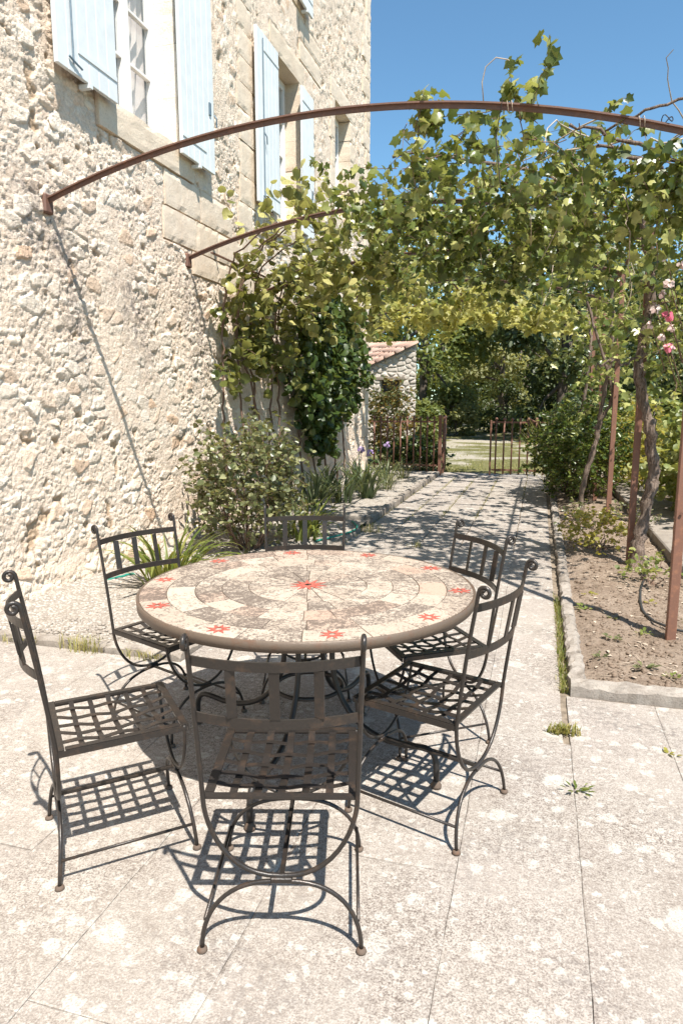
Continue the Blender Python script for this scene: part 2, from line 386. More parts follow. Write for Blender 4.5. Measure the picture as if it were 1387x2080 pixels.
class MB:
    def __init__(s): s.V = []; s.F = []
    def add(s, V, F):
        b = len(s.V); s.V += [tuple(v) for v in V]; s.F += [tuple(i + b for i in f) for f in F]; return s
    def box(s, x0, x1, y0, y1, z0, z1, bev=0.0):
        if bev <= 0:
            V = [(x, y, z) for x in (x0, x1) for y in (y0, y1) for z in (z0, z1)]
            F = [(0, 1, 3, 2), (4, 6, 7, 5), (0, 4, 5, 1), (2, 3, 7, 6), (0, 2, 6, 4), (1, 5, 7, 3)]
            return s.add(V, F)
        b = bev
        V = []; idx = {}
        for ix, x in enumerate((x0, x1)):
            for iy, y in enumerate((y0, y1)):
                for iz, z in enumerate((z0, z1)):
                    sx = b if ix == 0 else -b; sy = b if iy == 0 else -b; sz = b if iz == 0 else -b
                    idx[ix, iy, iz] = (len(V), len(V) + 1, len(V) + 2)
                    V += [(x, y + sy, z + sz), (x + sx, y, z + sz), (x + sx, y + sy, z)]
        F = []
        I = idx
        F += [(I[0,0,0][0], I[0,0,1][0], I[0,1,1][0], I[0,1,0][0]), (I[1,0,0][0], I[1,1,0][0], I[1,1,1][0], I[1,0,1][0])]
        F += [(I[0,0,0][1], I[1,0,0][1], I[1,0,1][1], I[0,0,1][1]), (I[0,1,0][1], I[0,1,1][1], I[1,1,1][1], I[1,1,0][1])]
        F += [(I[0,0,0][2], I[0,1,0][2], I[1,1,0][2], I[1,0,0][2]), (I[0,0,1][2], I[1,0,1][2], I[1,1,1][2], I[0,1,1][2])]
        for y in (0, 1):
            for z in (0, 1): F.append((I[0,y,z][1], I[1,y,z][1], I[1,y,z][2], I[0,y,z][2]))
        for x in (0, 1):
            for z in (0, 1): F.append((I[x,0,z][0], I[x,1,z][0], I[x,1,z][2], I[x,0,z][2]))
        for x in (0, 1):
            for y in (0, 1): F.append((I[x,y,0][0], I[x,y,1][0], I[x,y,1][1], I[x,y,0][1]))
        for k in I: F.append(I[k])
        return s.add(V, F)
    def tube(s, pts, r, n=6, cap=True, flat=None, up=None):
        """sweep; r float or list; flat=(w,h) rectangular section with up hint"""
        P = [Vector(p) for p in pts]; m = len(P)
        rs = r if isinstance(r, (list, tuple, np.ndarray)) else [r] * m
        T = [((P[min(i + 1, m - 1)] - P[max(i - 1, 0)])).normalized() for i in range(m)]
        ref = Vector(up) if up else (Vector((0, 0, 1)) if abs(T[0].z) < 0.9 else Vector((0, 1, 0)))
        N = (ref - T[0] * ref.dot(T[0])).normalized()
        V = []; F = []
        for i in range(m):
            if i:
                if up:
                    N = (ref - T[i] * ref.dot(T[i]))
                    N = N.normalized() if N.length > 1e-5 else T[i].orthogonal().normalized()
                else:
                    q = T[i - 1].rotation_difference(T[i]); N = q @ N
                    N = (N - T[i] * N.dot(T[i])).normalized()
            B = T[i].cross(N)
            if flat:
                w, h = flat
                for a, b in ((1, 1), (-1, 1), (-1, -1), (1, -1)):
                    V.append(P[i] + B * (a * w / 2) + N * (b * h / 2))
            else:
                for k in range(n):
                    a = 2 * math.pi * k / n
                    V.append(P[i] + (N * math.cos(a) + B * math.sin(a)) * rs[i])
        k = 4 if flat else n
        for i in range(m - 1):
            for j in range(k):
                F.append((i * k + j, i * k + (j + 1) % k, (i + 1) * k + (j + 1) % k, (i + 1) * k + j))
        if cap:
            F.append(tuple(range(k - 1, -1, -1))); F.append(tuple((m - 1) * k + j for j in range(k)))
        return s.add(V, F)
    def lathe(s, prof, n=16, c=(0, 0, 0)):
        V = []; F = []
        for r, z in prof:
            for k in range(n):
                a = 2 * math.pi * k / n
                V.append((c[0] + r * math.cos(a), c[1] + r * math.sin(a), c[2] + z))
        for i in range(len(prof) - 1):
            for j in range(n):
                F.append((i * n + j, i * n + (j + 1) % n, (i + 1) * n + (j + 1) % n, (i + 1) * n + j))
        F.append(tuple(range(n - 1, -1, -1))); F.append(tuple((len(prof) - 1) * n + j for j in range(n)))
        return s.add(V, F)
    def mesh(s, name, mat, smooth=False):
        return raw_mesh(name, s.V, s.F, mat, smooth)
    def obj(s, name, mat, parent=None, smooth=False, kind=None, loc=None):
        return link(name, s.mesh(name, mat, smooth), parent, kind, loc)

def children_of(o):
    return [c for c in o.children]

def copy_thing(src, loc, rz, label=None):
    r = src.copy(); COL.objects.link(r)
    r.location = loc; r.rotation_euler = (0, 0, rz)
    r['_base'] = tuple(loc)
    if label: r['label'] = label
    for ch in src.children:
        c = ch.copy(); COL.objects.link(c); c.parent = r; c.matrix_parent_inverse = ch.matrix_parent_inverse.copy()
        for gch in ch.children:
            d = gch.copy(); COL.objects.link(d); d.parent = c; d.matrix_parent_inverse = gch.matrix_parent_inverse.copy()
    return r

# ------------------------------------------------------------------ noise helpers
def h2(ix, iy, seed):
    x = (ix.astype(np.int64) * 374761393 + iy.astype(np.int64) * 668265263 + seed * 974634777) & 0xFFFFFFFF
    x = ((x ^ (x >> 13)) * 1274126177) & 0xFFFFFFFF
    x = (x ^ (x >> 16)) & 0xFFFFFF
    return x / float(0xFFFFFF)
def vnoise(x, y, seed):
    ix = np.floor(x); iy = np.floor(y); fx = x - ix; fy = y - iy
    fx = fx * fx * (3 - 2 * fx); fy = fy * fy * (3 - 2 * fy)
    a = h2(ix, iy, seed); b = h2(ix + 1, iy, seed); c = h2(ix, iy + 1, seed); d = h2(ix + 1, iy + 1, seed)
    return (a * (1 - fx) + b * fx) * (1 - fy) + (c * (1 - fx) + d * fx) * fy
def fbm(x, y, f, oct=4, seed=1):
    s = 0; a = 0.5; t = 0
    for o in range(oct):
        s = s + a * vnoise(x * f, y * f, seed + o); t += a; a *= 0.55; f *= 2.03
    return s / t
def worley(x, y, seed, tilt=False):
    ix = np.floor(x); iy = np.floor(y)
    F1 = np.full(x.shape, 9.0); F2 = np.full(x.shape, 9.0); idr = np.zeros(x.shape); tl = np.zeros(x.shape)
    for dx in (-1, 0, 1):
        for dy in (-1, 0, 1):
            cx_ = ix + dx; cy_ = iy + dy
            px = cx_ + h2(cx_, cy_, seed); py = cy_ + h2(cx_, cy_, seed + 17)
            d = np.hypot(x - px, y - py); rr = h2(cx_, cy_, seed + 31)
            nb = d < F1
            F2 = np.where(nb, F1, np.minimum(F2, d)); idr = np.where(nb, rr, idr); F1 = np.where(nb, d, F1)
            tl = np.where(nb, (x - px) * (h2(cx_, cy_, seed + 47) - 0.5) + (y - py) * (h2(cx_, cy_, seed + 53) - 0.5), tl)
    return (F1, F2, idr, tl) if tilt else (F1, F2, idr)
def sst(a, b, x):
    t = np.clip((x - a) / (b - a), 0, 1); return t * t * (3 - 2 * t)

# ------------------------------------------------------------------ view helpers (only used to choose which leaves become single objects)
_yaw, _pit = R(16.114), R(9.137)
_fw = np.array([-math.sin(_yaw) * math.cos(_pit), math.cos(_yaw) * math.cos(_pit), -math.sin(_pit)])
_rt = np.array([math.cos(_yaw), math.sin(_yaw), 0.0]); _up = np.cross(_rt, _fw)
def seen(P):
    d = P - np.array([0, 0, CAMZ]); z = d @ _fw
    u = (d @ _rt) / np.maximum(z, 1e-3); v = (d @ _up) / np.maximum(z, 1e-3)
    return (z > 0.2) & (np.abs(u) < 0.51) & (np.abs(v) < 0.76), z

# ------------------------------------------------------------------ leaves
def _sym(half, centre, zf):
    pts = half + [(-x, y) for x, y in reversed(half[1:-1])]
    V = [(x, y, zf(x, y)) for x, y in pts] + [(centre[0], centre[1], zf(*centre) + 0.03)]
    n = len(pts); F = [(i, (i + 1) % n, n) for i in range(n)]
    return np.array(V, float), np.array(F)
GRAPE_T = _sym([(0, 0.08), (0.26, -0.08), (0.5, 0.12), (0.4, 0.34), (0.56, 0.56), (0.27, 0.64), (0, 1.0)], (0, 0.4), lambda x, y: -0.35 * abs(x) ** 1.3 - 0.12 * y * y)
ROUND_T = _sym([(0, 0.05), (0.3, 0.0), (0.5, 0.3), (0.42, 0.66), (0, 1.0)], (0, 0.42), lambda x, y: -0.28 * abs(x) - 0.14 * y * y)
def _oval(w):
    V = np.array([(0, 0, 0), (w, 0.32, 0.07), (w * 0.85, 0.66, 0.03), (0, 1.0, -0.12), (-w * 0.85, 0.66, 0.03), (-w, 0.32, 0.07)], float)
    return V, np.array([(0, 1, 2, 3), (0, 3, 4, 5)])
OVAL_T = _oval(0.27); NARROW_T = _oval(0.15); BROAD_T = _oval(0.38)

def norm(v):
    return v / np.maximum(np.linalg.norm(v, axis=-1, keepdims=True), 1e-9)
def frames(nrm, dirv):
    z = norm(nrm); y = norm(dirv - z * np.sum(dirv * z, -1, keepdims=True)); x = np.cross(y, z)
    return np.stack([x, y, z], -1)       # columns
def leaf_cloud(parent, tmpl, pos, nrm, dirv, size, rnd, mat, n_obj=0, stuff='foliage', leaf='leaf'):
    V0, F0 = tmpl; n = len(pos)
    Mx = frames(nrm, dirv)
    order = np.arange(n)
    if n_obj:
        ok, z = seen(pos); key = np.where(ok, -size / np.maximum(z, 0.3), 1.0)
        order = np.argsort(key); n_obj = min(n_obj, int(ok.sum()))
        variants = [raw_mesh(leaf, V0 * np.array([1, 1, 0.4 + 0.4 * k]), F0, mat, True, np.full(len(F0), (k + 0.5) / 5)) for k in range(5)]
        for i in order[:n_obj]:
            o = bpy.data.objects.new(leaf, variants[min(4, int(rnd[i] * 5))]); COL.objects.link(o); o.parent = parent
            b = Vector(parent.get('_base', (0, 0, 0)))
            m = Matrix(Mx[i].tolist()).to_4x4() @ Matrix.Scale(float(size[i]), 4)
            m.translation = Vector(pos[i]) - b
            o.matrix_local = m
        order = order[n_obj:]
    if len(order):
        VZ = V0[None] * np.stack([np.ones(len(order)), np.ones(len(order)), RNG.uniform(0.2, 2.2, len(order))], -1)[:, None, :]
        V = np.einsum('nij,nkj->nki', Mx[order], VZ) * size[order][:, None, None] + pos[order][:, None, :]
        k = len(V0); F = (F0[None] + (np.arange(len(order)) * k)[:, None, None]).reshape(-1, F0.shape[1])
        me = raw_mesh(stuff, V.reshape(-1, 3), F, mat, True, np.repeat(rnd[order], len(F0)))
        link(stuff, me, parent, 'stuff')

def rvec(n): return norm(RNG.normal(size=(n, 3)))
def shoots(starts, dirs, length, step, droop, wob, rng=RNG):
    """random-walk shoots -> list of polylines (arrays)"""
    out = []
    for s, d, L in zip(starts, dirs, length):
        d = np.array(d, float); p = np.array(s, float); pts = [p.copy()]
        for _ in range(max(2, int(L / step))):
            d = d + rng.normal(size=3) * wob; d[2] -= droop; d /= np.linalg.norm(d)
            p = p + d * step; pts.append(p.copy())
        out.append(np.array(pts))
    return out
def leaves_on(shs, per, off, size, up=(0, 0, 1), upw=1.0, rw=0.7, out=None, hang=0.5):
    P = np.concatenate([np.repeat(s[1:], per, 0) for s in shs]); n = len(P)
    pos = P + rvec(n) * off * RNG.random((n, 1))
    nr = norm(np.array(up) * upw + rvec(n) * rw + (0 if out is None else out))
    dr = rvec(n); dr[:, 2] = dr[:, 2] * 0.5 - hang
    sz = size * (0.55 + 0.65 * RNG.random(n))
    return pos, nr, norm(dr), sz
def stems_obj(name, shs, r, mat, parent, n=4, kind='stuff'):
    mb = MB()
    for s in shs:
        m = len(s); mb.tube(s, [r * (1 - 0.6 * i / (m - 1)) for i in range(m)], n, cap=False)
    return mb.obj(name, mat, parent, True, kind)

def blob_mesh(name, mat, seed, sub=1, flat=0.55, amp=0.22):
    """an irregular stone of about unit radius"""
    import bmesh
    bm = bmesh.new(); bmesh.ops.create_icosphere(bm, subdivisions=sub, radius=1.0)
    rs = np.random.default_rng(seed)
    planes = norm(rs.normal(size=(13, 3))); dd = 0.5 + 0.32 * rs.random(13)
    for v in bm.verts:
        c = np.array(v.co)
        for pl, d in zip(planes, dd):
            k = c @ pl - d
            if k > 0: c = c - pl * k * 0.97
        c *= 1 + amp * (rs.random() - 0.5) * 0.5
        v.co = (c[0], c[1], c[2])
    me = bpy.data.meshes.new(name); bm.to_mesh(me); bm.free()
    me.materials.append(mat)
    me.polygons.foreach_set('use_smooth', np.full(len(me.polygons), True))
    return me
def mesh_vf(me):
    V = np.empty(len(me.vertices) * 3, np.float32); me.vertices.foreach_get('co', V)
    F = np.empty(len(me.loops), np.int32); me.loops.foreach_get('vertex_index', F)
    return V.reshape(-1, 3), F.reshape(-1, 3)
def scatter_stuff(name, meshes, pos, scale, parent=None, mat=None, kind='stuff', flat=0.6):
    VV = []; FF = []; b = 0
    for i, (p, s) in enumerate(zip(pos, scale)):
        V, F = mesh_vf(meshes[i % len(meshes)])
        a = RNG.random() * 6.28; c, sn = math.cos(a), math.sin(a)
        V2 = V * np.array([s, s * (0.7 + 0.5 * RNG.random()), s * flat])
        V2 = np.stack([V2[:, 0] * c - V2[:, 1] * sn, V2[:, 0] * sn + V2[:, 1] * c, V2[:, 2]], -1) + p
        VV.append(V2); FF.append(F + b); b += len(V2)
    me = raw_mesh(name, np.concatenate(VV), np.concatenate(FF), mat, True)
    return link(name, me, parent, kind)

# ================================================================== SETTING
# ------------------------------------------------------------------ far ground
def grid_obj(name, xs, ys, hfun, mat, kind='structure', parent=None):
    X, Y = np.meshgrid(xs, ys, indexing='ij'); Z = hfun(X, Y)
    nx, ny = len(xs), len(ys)
    V = np.stack([X, Y, Z], -1).reshape(-1, 3)
    i = np.arange(nx - 1)[:, None] * ny + np.arange(ny - 1)[None]
    F = np.stack([i, i + ny, i + ny + 1, i + 1], -1).reshape(-1, 4)
    return link(name, raw_mesh(name, V, F, mat, True), parent, kind)

ground = MB().add([(-600, -600, -0.06), (600, -600, -0.06), (600, 900, -0.06), (-600, 900, -0.06)], [(0, 1, 2, 3)]).obj('ground', M['lawn'], None, kind='structure')
lawn = grid_obj('lawn', np.linspace(-14, 16, 130), np.linspace(15.05, 60, 180),
                lambda X, Y: -0.02 + 0.10 * fbm(X, Y, 0.35, 3, 5) * sst(15.0, 18, Y) + 0.02 * fbm(X, Y, 3, 2, 9) + 0.35 * sst(24, 46, Y), M['lawn'])

# ------------------------------------------------------------------ paving
terrace = MB().add([(-3.56, -6, -0.010), (9, -6, -0.010), (9, 3.7, -0.010), (0.24, 3.7, -0.010), (0.24, 15.3, -0.010), (-2.05, 15.3, -0.010), (-2.05, 3.5, -0.010), (-3.56, 3.5, -0.010)], [tuple(range(8))]).obj('terrace', M['dirt'], None, kind='structure')
def edge_wob(e, t, ph):
    return 0.006 * (float(vnoise(np.array([t * 3.1]), np.array([e * 7.7 + ph]), 71)[0]) - 0.5) + 0.004 * (float(vnoise(np.array([t * 17.0]), np.array([e * 5.3 + ph]), 72)[0]) - 0.5)
def slab(x0, x1, y0, y1, gap=0.0007):
    """paving slab: uneven outline shared with its neighbours, slightly rounded arris"""
    z = random.uniform(-0.0008, 0.0008); tx, ty = random.uniform(-0.0012, 0.0012), random.uniform(-0.001, 0.001)
    cx_, cy_ = (x0 + x1) / 2, (y0 + y1) / 2
    n = 12; m = 6
    left = [(x0 + edge_wob(x0, y0 + (y1 - y0) * k / n, 0) + gap, y0 + gap + (y1 - y0 - 2 * gap) * k / n) for k in range(n + 1)]
    right = [(x1 + edge_wob(x1, y0 + (y1 - y0) * k / n, 0) - gap, y0 + gap + (y1 - y0 - 2 * gap) * k / n) for k in range(n + 1)]
    bot = [(left[0][0] + (right[0][0] - left[0][0]) * k / m, y0 + gap) for k in range(1, m)]
    top = [(left[-1][0] + (right[-1][0] - left[-1][0]) * k / m, y1 - gap) for k in range(1, m)]
    out = left[::-1] + bot + right + top[::-1]
    q = len(out)
    def zz(x, y): return z + (x - cx_) * tx + (y - cy_) * ty
    V = [(x, y, -0.05) for x, y in out]
    for x, y in out:
        chip = max(0.0, float(vnoise(np.array([x * 9.0]), np.array([y * 9.0]), 73)[0]) - 0.62) * 0.018
        V.append((x, y, zz(x, y) - 0.0014 - chip * 0.5))
    for x, y in out:
        d = math.hypot(cx_ - x, cy_ - y); chip = max(0.0, float(vnoise(np.array([x * 9.0]), np.array([y * 9.0]), 73)[0]) - 0.62) * 0.05
        s_ = (0.0022 + chip) / d
        V.append((x + (cx_ - x) * s_, y + (cy_ - y) * s_, zz(x, y)))
    F = [tuple(2 * q + k for k in range(q))]
    for lv in (0, 1): F += [(lv * q + k, lv * q + (k + 1) % q, (lv + 1) * q + (k + 1) % q, (lv + 1) * q + k) for k in range(q)]
    MB().add(V, F).obj('slab', M['pave'], terrace)
xe = [-3.56, -3.18, -2.8, -2.4, -1.98, -1.61, -1.2, -0.76, -0.2, 0.195, 0.62, 1.06, 1.52, 2.0]
for i in range(len(xe) - 1):
    y = -0.9 + random.uniform(0, 0.6)
    top = 3.42 if xe[i + 1] <= -1.9 else (3.55 if xe[i] >= 0.19 else 15.0)
    if i == 9: y = 0.28
    while y < top - 0.05:
        L = random.uniform(0.72, 0.98)
        y2 = y + L
        if i == 9 and y < 2.6: y2 = y + 1.02
        if top - y2 < 0.35: y2 = top
        x1 = xe[i + 1]
        if i == 8 and y2 > 3.55: x1 = 0.165
        slab(xe[i], x1, y, y2, 0.0007 if y < 7 else 0.006)
        y = y2

# ------------------------------------------------------------------ kerbs
def rough_bar(x0, x1, y0, y1, z0, z1, amp=0.008, seed=0):
    """worn stone: a long box cut into slices whose edges are uneven"""
    along_y = (y1 - y0) > (x1 - x0)
    L = (y1 - y0) if along_y else (x1 - x0); w = (x1 - x0) if along_y else (y1 - y0)
    n = max(4, int(L / 0.045)); rs = np.random.default_rng(seed); V = []; F = []
    prof = [(0, z0), (0, z1 - 0.016), (0.014, z1), (w * 0.5, z1 + 0.002), (w - 0.014, z1), (w, z1 - 0.016), (w, z0)]
    off = rs.normal(size=(n + 1, len(prof), 2)) * amp * 0.5
    for i in range(n + 1):
        e = 0.006 if i in (0, n) else 0.0
        for k, (u, z) in enumerate(prof):
            uu = u + off[i, k, 0]; zz = z - e + (off[i, k, 1] - abs(off[i, k, 1]) * 0.6 if 0 < k < 6 else 0)
            a = L * i / n
            V.append((x0 + uu, y0 + a, zz) if along_y else (x0 + a, y0 + uu, zz))
    m = len(prof)
    for i in range(n):
        for k in range(m - 1):
            q = (i * m + k, i * m + k + 1, (i + 1) * m + k + 1, (i + 1) * m + k)
            F.append(q if not along_y else q)
    F.append(tuple(range(m))); F.append(tuple(n * m + k for k in range(m - 1, -1, -1)))
    mb = MB(); mb.add(V, F); return mb
def kerb(label, runs, jitter=0.006):
    k = thing('kerb', label, 'kerb', runs[0][:2] + (0,), 'garden bed kerbs')
    for (x0, y0, x1, y1, zt, L) in runs:
        along_y = (y1 - y0) > (x1 - x0)
        a, b = (y0, y1) if along_y else (x0, x1)
        t = a
        while t < b - 0.02:
            e = min(b, t + L * random.uniform(0.8, 1.2))
            if b - e < 0.15: e = b
            dz = random.uniform(-jitter, jitter); dx = random.uniform(-jitter, jitter)
            if along_y: mb = rough_bar(x0 + dx, x1 + dx, t + 0.003, e - 0.003, -0.08, zt + dz, 0.009, random.randint(0, 9999))
            else: mb = rough_bar(t + 0.003, e - 0.003, y0 + dx, y1 + dx, -0.08, zt + dz, 0.009, random.randint(0, 9999))
            mb.obj('kerb_stone', M['kerb'], k)
            t = e
    return k
kerb('low kerb along the right side of the path with a slot of grass beside it', [(0.215, 3.68, 0.30, 11.5, 0.055, 0.42)])
kerb('low concrete kerb along the near end of the bare soil bed', [(0.215, 3.575, 2.6, 3.668, 0.07, 0.62)])
kerb('pale low kerb in front of the gravel strip beside the house wall', [(-3.5, 3.43, -1.985, 3.515, 0.045, 0.55), (-2.065, 3.53, -1.985, 7.72, 0.05, 0.6)])
kerb('raised kerb of the far flower bed along the left of the path', [(-3.4, 8.28, -2.09, 8.37, 0.10, 0.5), (-2.075, 8.28, -1.985, 14.25, 0.095, 0.5)])

# ------------------------------------------------------------------ beds
gravel_bed = grid_obj('gravel_bed', np.linspace(-3.7, -2.05, 60), np.linspace(3.5, 14.45, 300),
                      lambda X, Y: 0.012 + 0.03 * fbm(X, Y, 2.0, 4, 21) + 0.012 * vnoise(X * 26, Y * 26, 3) + 0.035 * sst(8.3, 8.4, Y) + 0.05 * sst(-3.2, -3.6, X), M['gravel'])
def soil_h(X, Y):
    return 0.012 + 0.045 * fbm(X, Y, 1.6, 4, 33) + 0.018 * vnoise(X * 17, Y * 17, 8) + 0.01 * vnoise(X * 40, Y * 40, 4) - 0.025 * sst(0.42, 0.3, X)
soil_bed = grid_obj('soil_bed', np.concatenate([np.linspace(0.29, 1.7, 80), np.linspace(1.75, 9, 30)]), np.concatenate([np.linspace(3.66, 9, 260), np.linspace(9.05, 15.3, 90)]), soil_h, M['soil'])
peb = [blob_mesh('pebble_shape', M['pebble'], 50 + k) for k in range(6)]
n = 2600
px_ = np.stack([RNG.uniform(-3.45, -2.1, n), 3.55 + 5.5 * RNG.random(n) ** 1.4, np.full(n, 0.035)], -1)
o = scatter_stuff('gravel', peb, px_, 0.008 + 0.012 * RNG.random(n), None, M['pebble']); tag(o, 'pale loose gravel lying in the strip beside the house wall', 'gravel')
n = 2600
X = RNG.uniform(0.33, 1.25, n) ; Y = 3.7 + 6 * RNG.random(n) ** 1.5
o = scatter_stuff('soil_clods', [blob_mesh('clod_shape', M['clod'], 80 + k) for k in range(6)], np.stack([X, Y, soil_h(X, Y) + 0.002], -1), 0.005 + 0.024 * RNG.random(n) ** 4, None, M['clod']); tag(o, 'dry clods and small stones on the bare soil bed', 'soil')
# dead leaves and twigs lying on the soil
n = 260
X = RNG.uniform(0.33, 1.2, n); Y = 3.72 + 5.5 * RNG.random(n) ** 1.3
_V, _F = np.array([(0, 0, 0), (0.27, 0.32, 0.07), (0.23, 0.66, 0.03), (0, 1.0, -0.12), (-0.23, 0.66, 0.03), (-0.27, 0.32, 0.07)]), [(0, 1, 2, 3), (0, 3, 4, 5)]
litter = MB()
for x, y, z in zip(X, Y, soil_h(X, Y)):
    if random.random() < 0.7:
        s_ = random.uniform(0.02, 0.045); a = random.random() * 6.28; c_, q_ = math.cos(a) * s_, math.sin(a) * s_; tw = random.uniform(-0.5, 0.5)
        litter.add([(x + u * c_ - v * q_, y + u * q_ + v * c_, z + 0.006 + s_ * (w_ + 0.25 * u * tw)) for u, v, w_ in _V], _F)
    else:
        a = random.random() * 6.28; L_ = random.uniform(0.05, 0.16)
        litter.tube([(x, y, z + 0.005), (x + math.cos(a) * L_ * 0.5, y + math.sin(a) * L_ * 0.5, z + 0.012), (x + math.cos(a + 0.3) * L_, y + math.sin(a + 0.3) * L_, z + 0.006)], 0.002, 4)
o = litter.obj('leaf_litter', M['cane'], None, True, 'stuff'); tag(o, 'dead leaves and twigs scattered on the bare soil', 'leaf litter')

# ------------------------------------------------------------------ pale ledge beside the soil bed
ledge = thing('garden_ledge', 'pale stone ledge running behind the soil bed at the right', 'ledge', (1.45, 8, 0))
y = 5.3
while y < 12:
    L = random.uniform(0.7, 1.0)
    mb = MB().box(1.22 + random.uniform(-0.02, 0.02), 1.72, y + 0.006, y + L - 0.006, -0.05, 0.15 + random.uniform(-0.006, 0.006), 0.012)
    mb.obj('coping_stone', M['kerb'], ledge); y += L

# ------------------------------------------------------------------ house
WX = -3.585
house = thing('stone_house', 'tall old house of pale rubble stone with blue shutters', 'house', (-7.5, 9, 0))
OPEN = [(5.46, 6.53, 4.03, 6.12), (9.24, 10.14, 4.03, 6.10), (11.96, 12.93, 4.75, 6.60), (9.24, 10.14, 7.30, 9.0), (5.46, 6.53, 7.30, 9.0)]
BLK = []   # dressed blocks: y0,y1,z0,z1,proud,material
def surround(y0, y1, z0, z1, w=0.2, mt='block'):
    z = z0
    k = 0
    while z < z1 - 0.05:
        e = min(z1, z + random.uniform(0.34, 0.5))
        if z1 - e < 0.15: e = z1
        ww = w + (0.10 if k % 2 else 0.0)
        BLK.append((y0 - ww, y0, z, e, 0.012, 'jamb' if mt == 'jamb' else mt, True)); BLK.append((y1, y1 + ww, z, e, 0.012, mt, True)); z = e; k += 1
    BLK.append((y0 - 0.22, y1 + 0.22, z1, z1 + 0.3, 0.016, mt, True))                        # lintel
surround(*OPEN[0], mt='jamb'); surround(*OPEN[1], mt='block'); surround(*OPEN[2], mt='block'); surround(*OPEN[3]); surround(*OPEN[4])
BLK += [(5.20, 6.80, 3.76, 4.028, 0.028, 'block', True), (8.95, 10.4, 3.80, 4.028, 0.028, 'block', True), (11.75, 13.15, 4.52, 4.748, 0.02, 'block', True), (9.0, 10.4, 7.08, 7.298, 0.02, 'block', True), (5.2, 6.8, 7.08, 7.298, 0.02, 'block', True)]
# ashlar courses to the right of the first window sill and the bands beside the windows
for z0, z1, ys in ((3.42, 3.752, (6.22, 6.95, 7.72)), (3.1, 3.41, (6.18, 6.84, 7.34, 7.95)), (2.86, 3.09, (6.75, 7.3, 7.86))):
    for a, b in zip(ys[:-1], ys[1:]): BLK.append((a + 0.003, b - 0.003, z0, z1 - 0.004, 0.014, 'block', False))
z = 2.86
while z < 9.5:
    e = z + random.uniform(0.28, 0.4)
    a = 7.98 + random.uniform(-0.06, 0.05)
    BLK.append((a, a + random.uniform(0.42, 0.56), z + 0.003, e - 0.003, 0.01, 'block', False)); z = e
z = 0.0
while z < 10:
    e = z + random.uniform(0.26, 0.42); L = random.choice((0.35, 0.6))
    BLK.append((14.42 - L, 14.418, z + 0.003, e - 0.003, 0.02, 'block', False)); z = e
for (a, b) in ((6.56, 7.6), (10.2, 11.2)):
    z = 6.45
    while z < 7.0:
        BLK.append((a, b, z + 0.003, z + 0.27, 0.008, 'block', False)); z += 0.28

ys = np.concatenate([np.concatenate([np.arange(2.4, 3.3, 0.03), np.arange(3.3, 8.6, 0.0105)]), np.arange(8.6, 14.42, 0.028)])
ys[-1] = 14.41
zs = np.concatenate([np.arange(-0.1, 4.6, 0.0105), np.arange(4.6, 10.6, 0.028)])
for (a, b, c, d) in OPEN:
    for arr, vals in ((ys, (a, b)), (zs, (c, d))):
        for v in vals: arr[np.argmin(np.abs(arr - v))] = v
Y, Z = np.meshgrid(ys, zs, indexing='ij')
wy = Y + 0.06 * (fbm(Y, Z, 5, 3, 3) - 0.5); wz = Z + 0.06 * (fbm(Y, Z, 5, 3, 13) - 0.5)
F1, F2, idA, tA = worley(wy / 0.155, wz / 0.105, 101, True)
sA = sst(0.03, 0.16, F2 - F1)
G1, G2, idB, tB = worley(wy / 0.062, wz / 0.05, 202, True)
sB = sst(0.03, 0.24, G2 - G1)
K1, K2, idC = worley(wy / 0.026, wz / 0.022, 303)
sC = sst(0.02, 0.5, K2 - K1)
low = fbm(Y, Z, 0.85, 3, 41)
big = sst(0.66, 0.72, idA + 0.25 * (low - 0.5))                        # where one of the larger stones stands proud
hA = sA * (0.009 + 0.010 * idA + 0.034 * tA)
hB = sB * (0.003 + 0.011 * idB ** 1.5 + 0.022 * tB) * (0.4 + 0.9 * low)
H = np.where(big > 0, big * hA + (1 - big) * hB * 0.8, hB) + 0.007 * sC * idC
H = H + 0.024 * (fbm(Y, Z, 2.2, 4, 51) - 0.5) + 0.008 * (fbm(Y, Z, 30, 3, 61) - 0.5)
pit = sst(0.68, 0.76, fbm(Y, Z, 6.5, 3, 77))                            # fallen-out hollows
H = H - 0.022 * pit
smooth = sst(0.56, 0.66, fbm(Y, Z, 1.3, 3, 91)) * 0.55                  # patches of old render
H = H * (1 - smooth) + 0.016 * smooth
H = H + 0.05 * sst(0.35, 0.0, Z) * (0.3 + fbm(Y, Z, 3, 2, 7))
for (a, b, c, d, pr, mt, rv) in BLK:
    m = (Y > a - 0.012) & (Y < b + 0.012) & (Z > c - 0.012) & (Z < d + 0.012)
    H = np.where(m, np.minimum(H, -0.006), H)
stain = np.zeros_like(Y)
for (sy, sz, hh_, ww_) in ((4.62, 2.98, 1.5, 0.20), (6.72, 2.75, 1.3, 0.28), (4.35, 3.1, 0.7, 0.22), (5.6, 2.6, 1.0, 0.3)):
    dn = np.clip((sz - Z) / hh_, -0.3, 1.4)
    wob = 0.25 * (fbm(Y, Z, 2.0, 3, 19) - 0.5)
    stain = np.maximum(stain, np.exp(-((Y - sy - 0.22 * (sz - Z) + wob) / ww_) ** 2) * sst(-0.15, 0.1, dn) * sst(1.3, 0.4, dn))
cellv = np.where(big > 0.5, idA, 0.3 * idA + 0.7 * idB)
H = H * 0.88
hn = np.clip((H + 0.012) / 0.036, 0, 1)
ny, nz = len(ys), len(zs)
V = np.stack([WX + H, Y, Z], -1).reshape(-1, 3)
i = np.arange(ny - 1)[:, None] * nz + np.arange(nz - 1)[None]
keep = np.ones((ny - 1, nz - 1), bool)
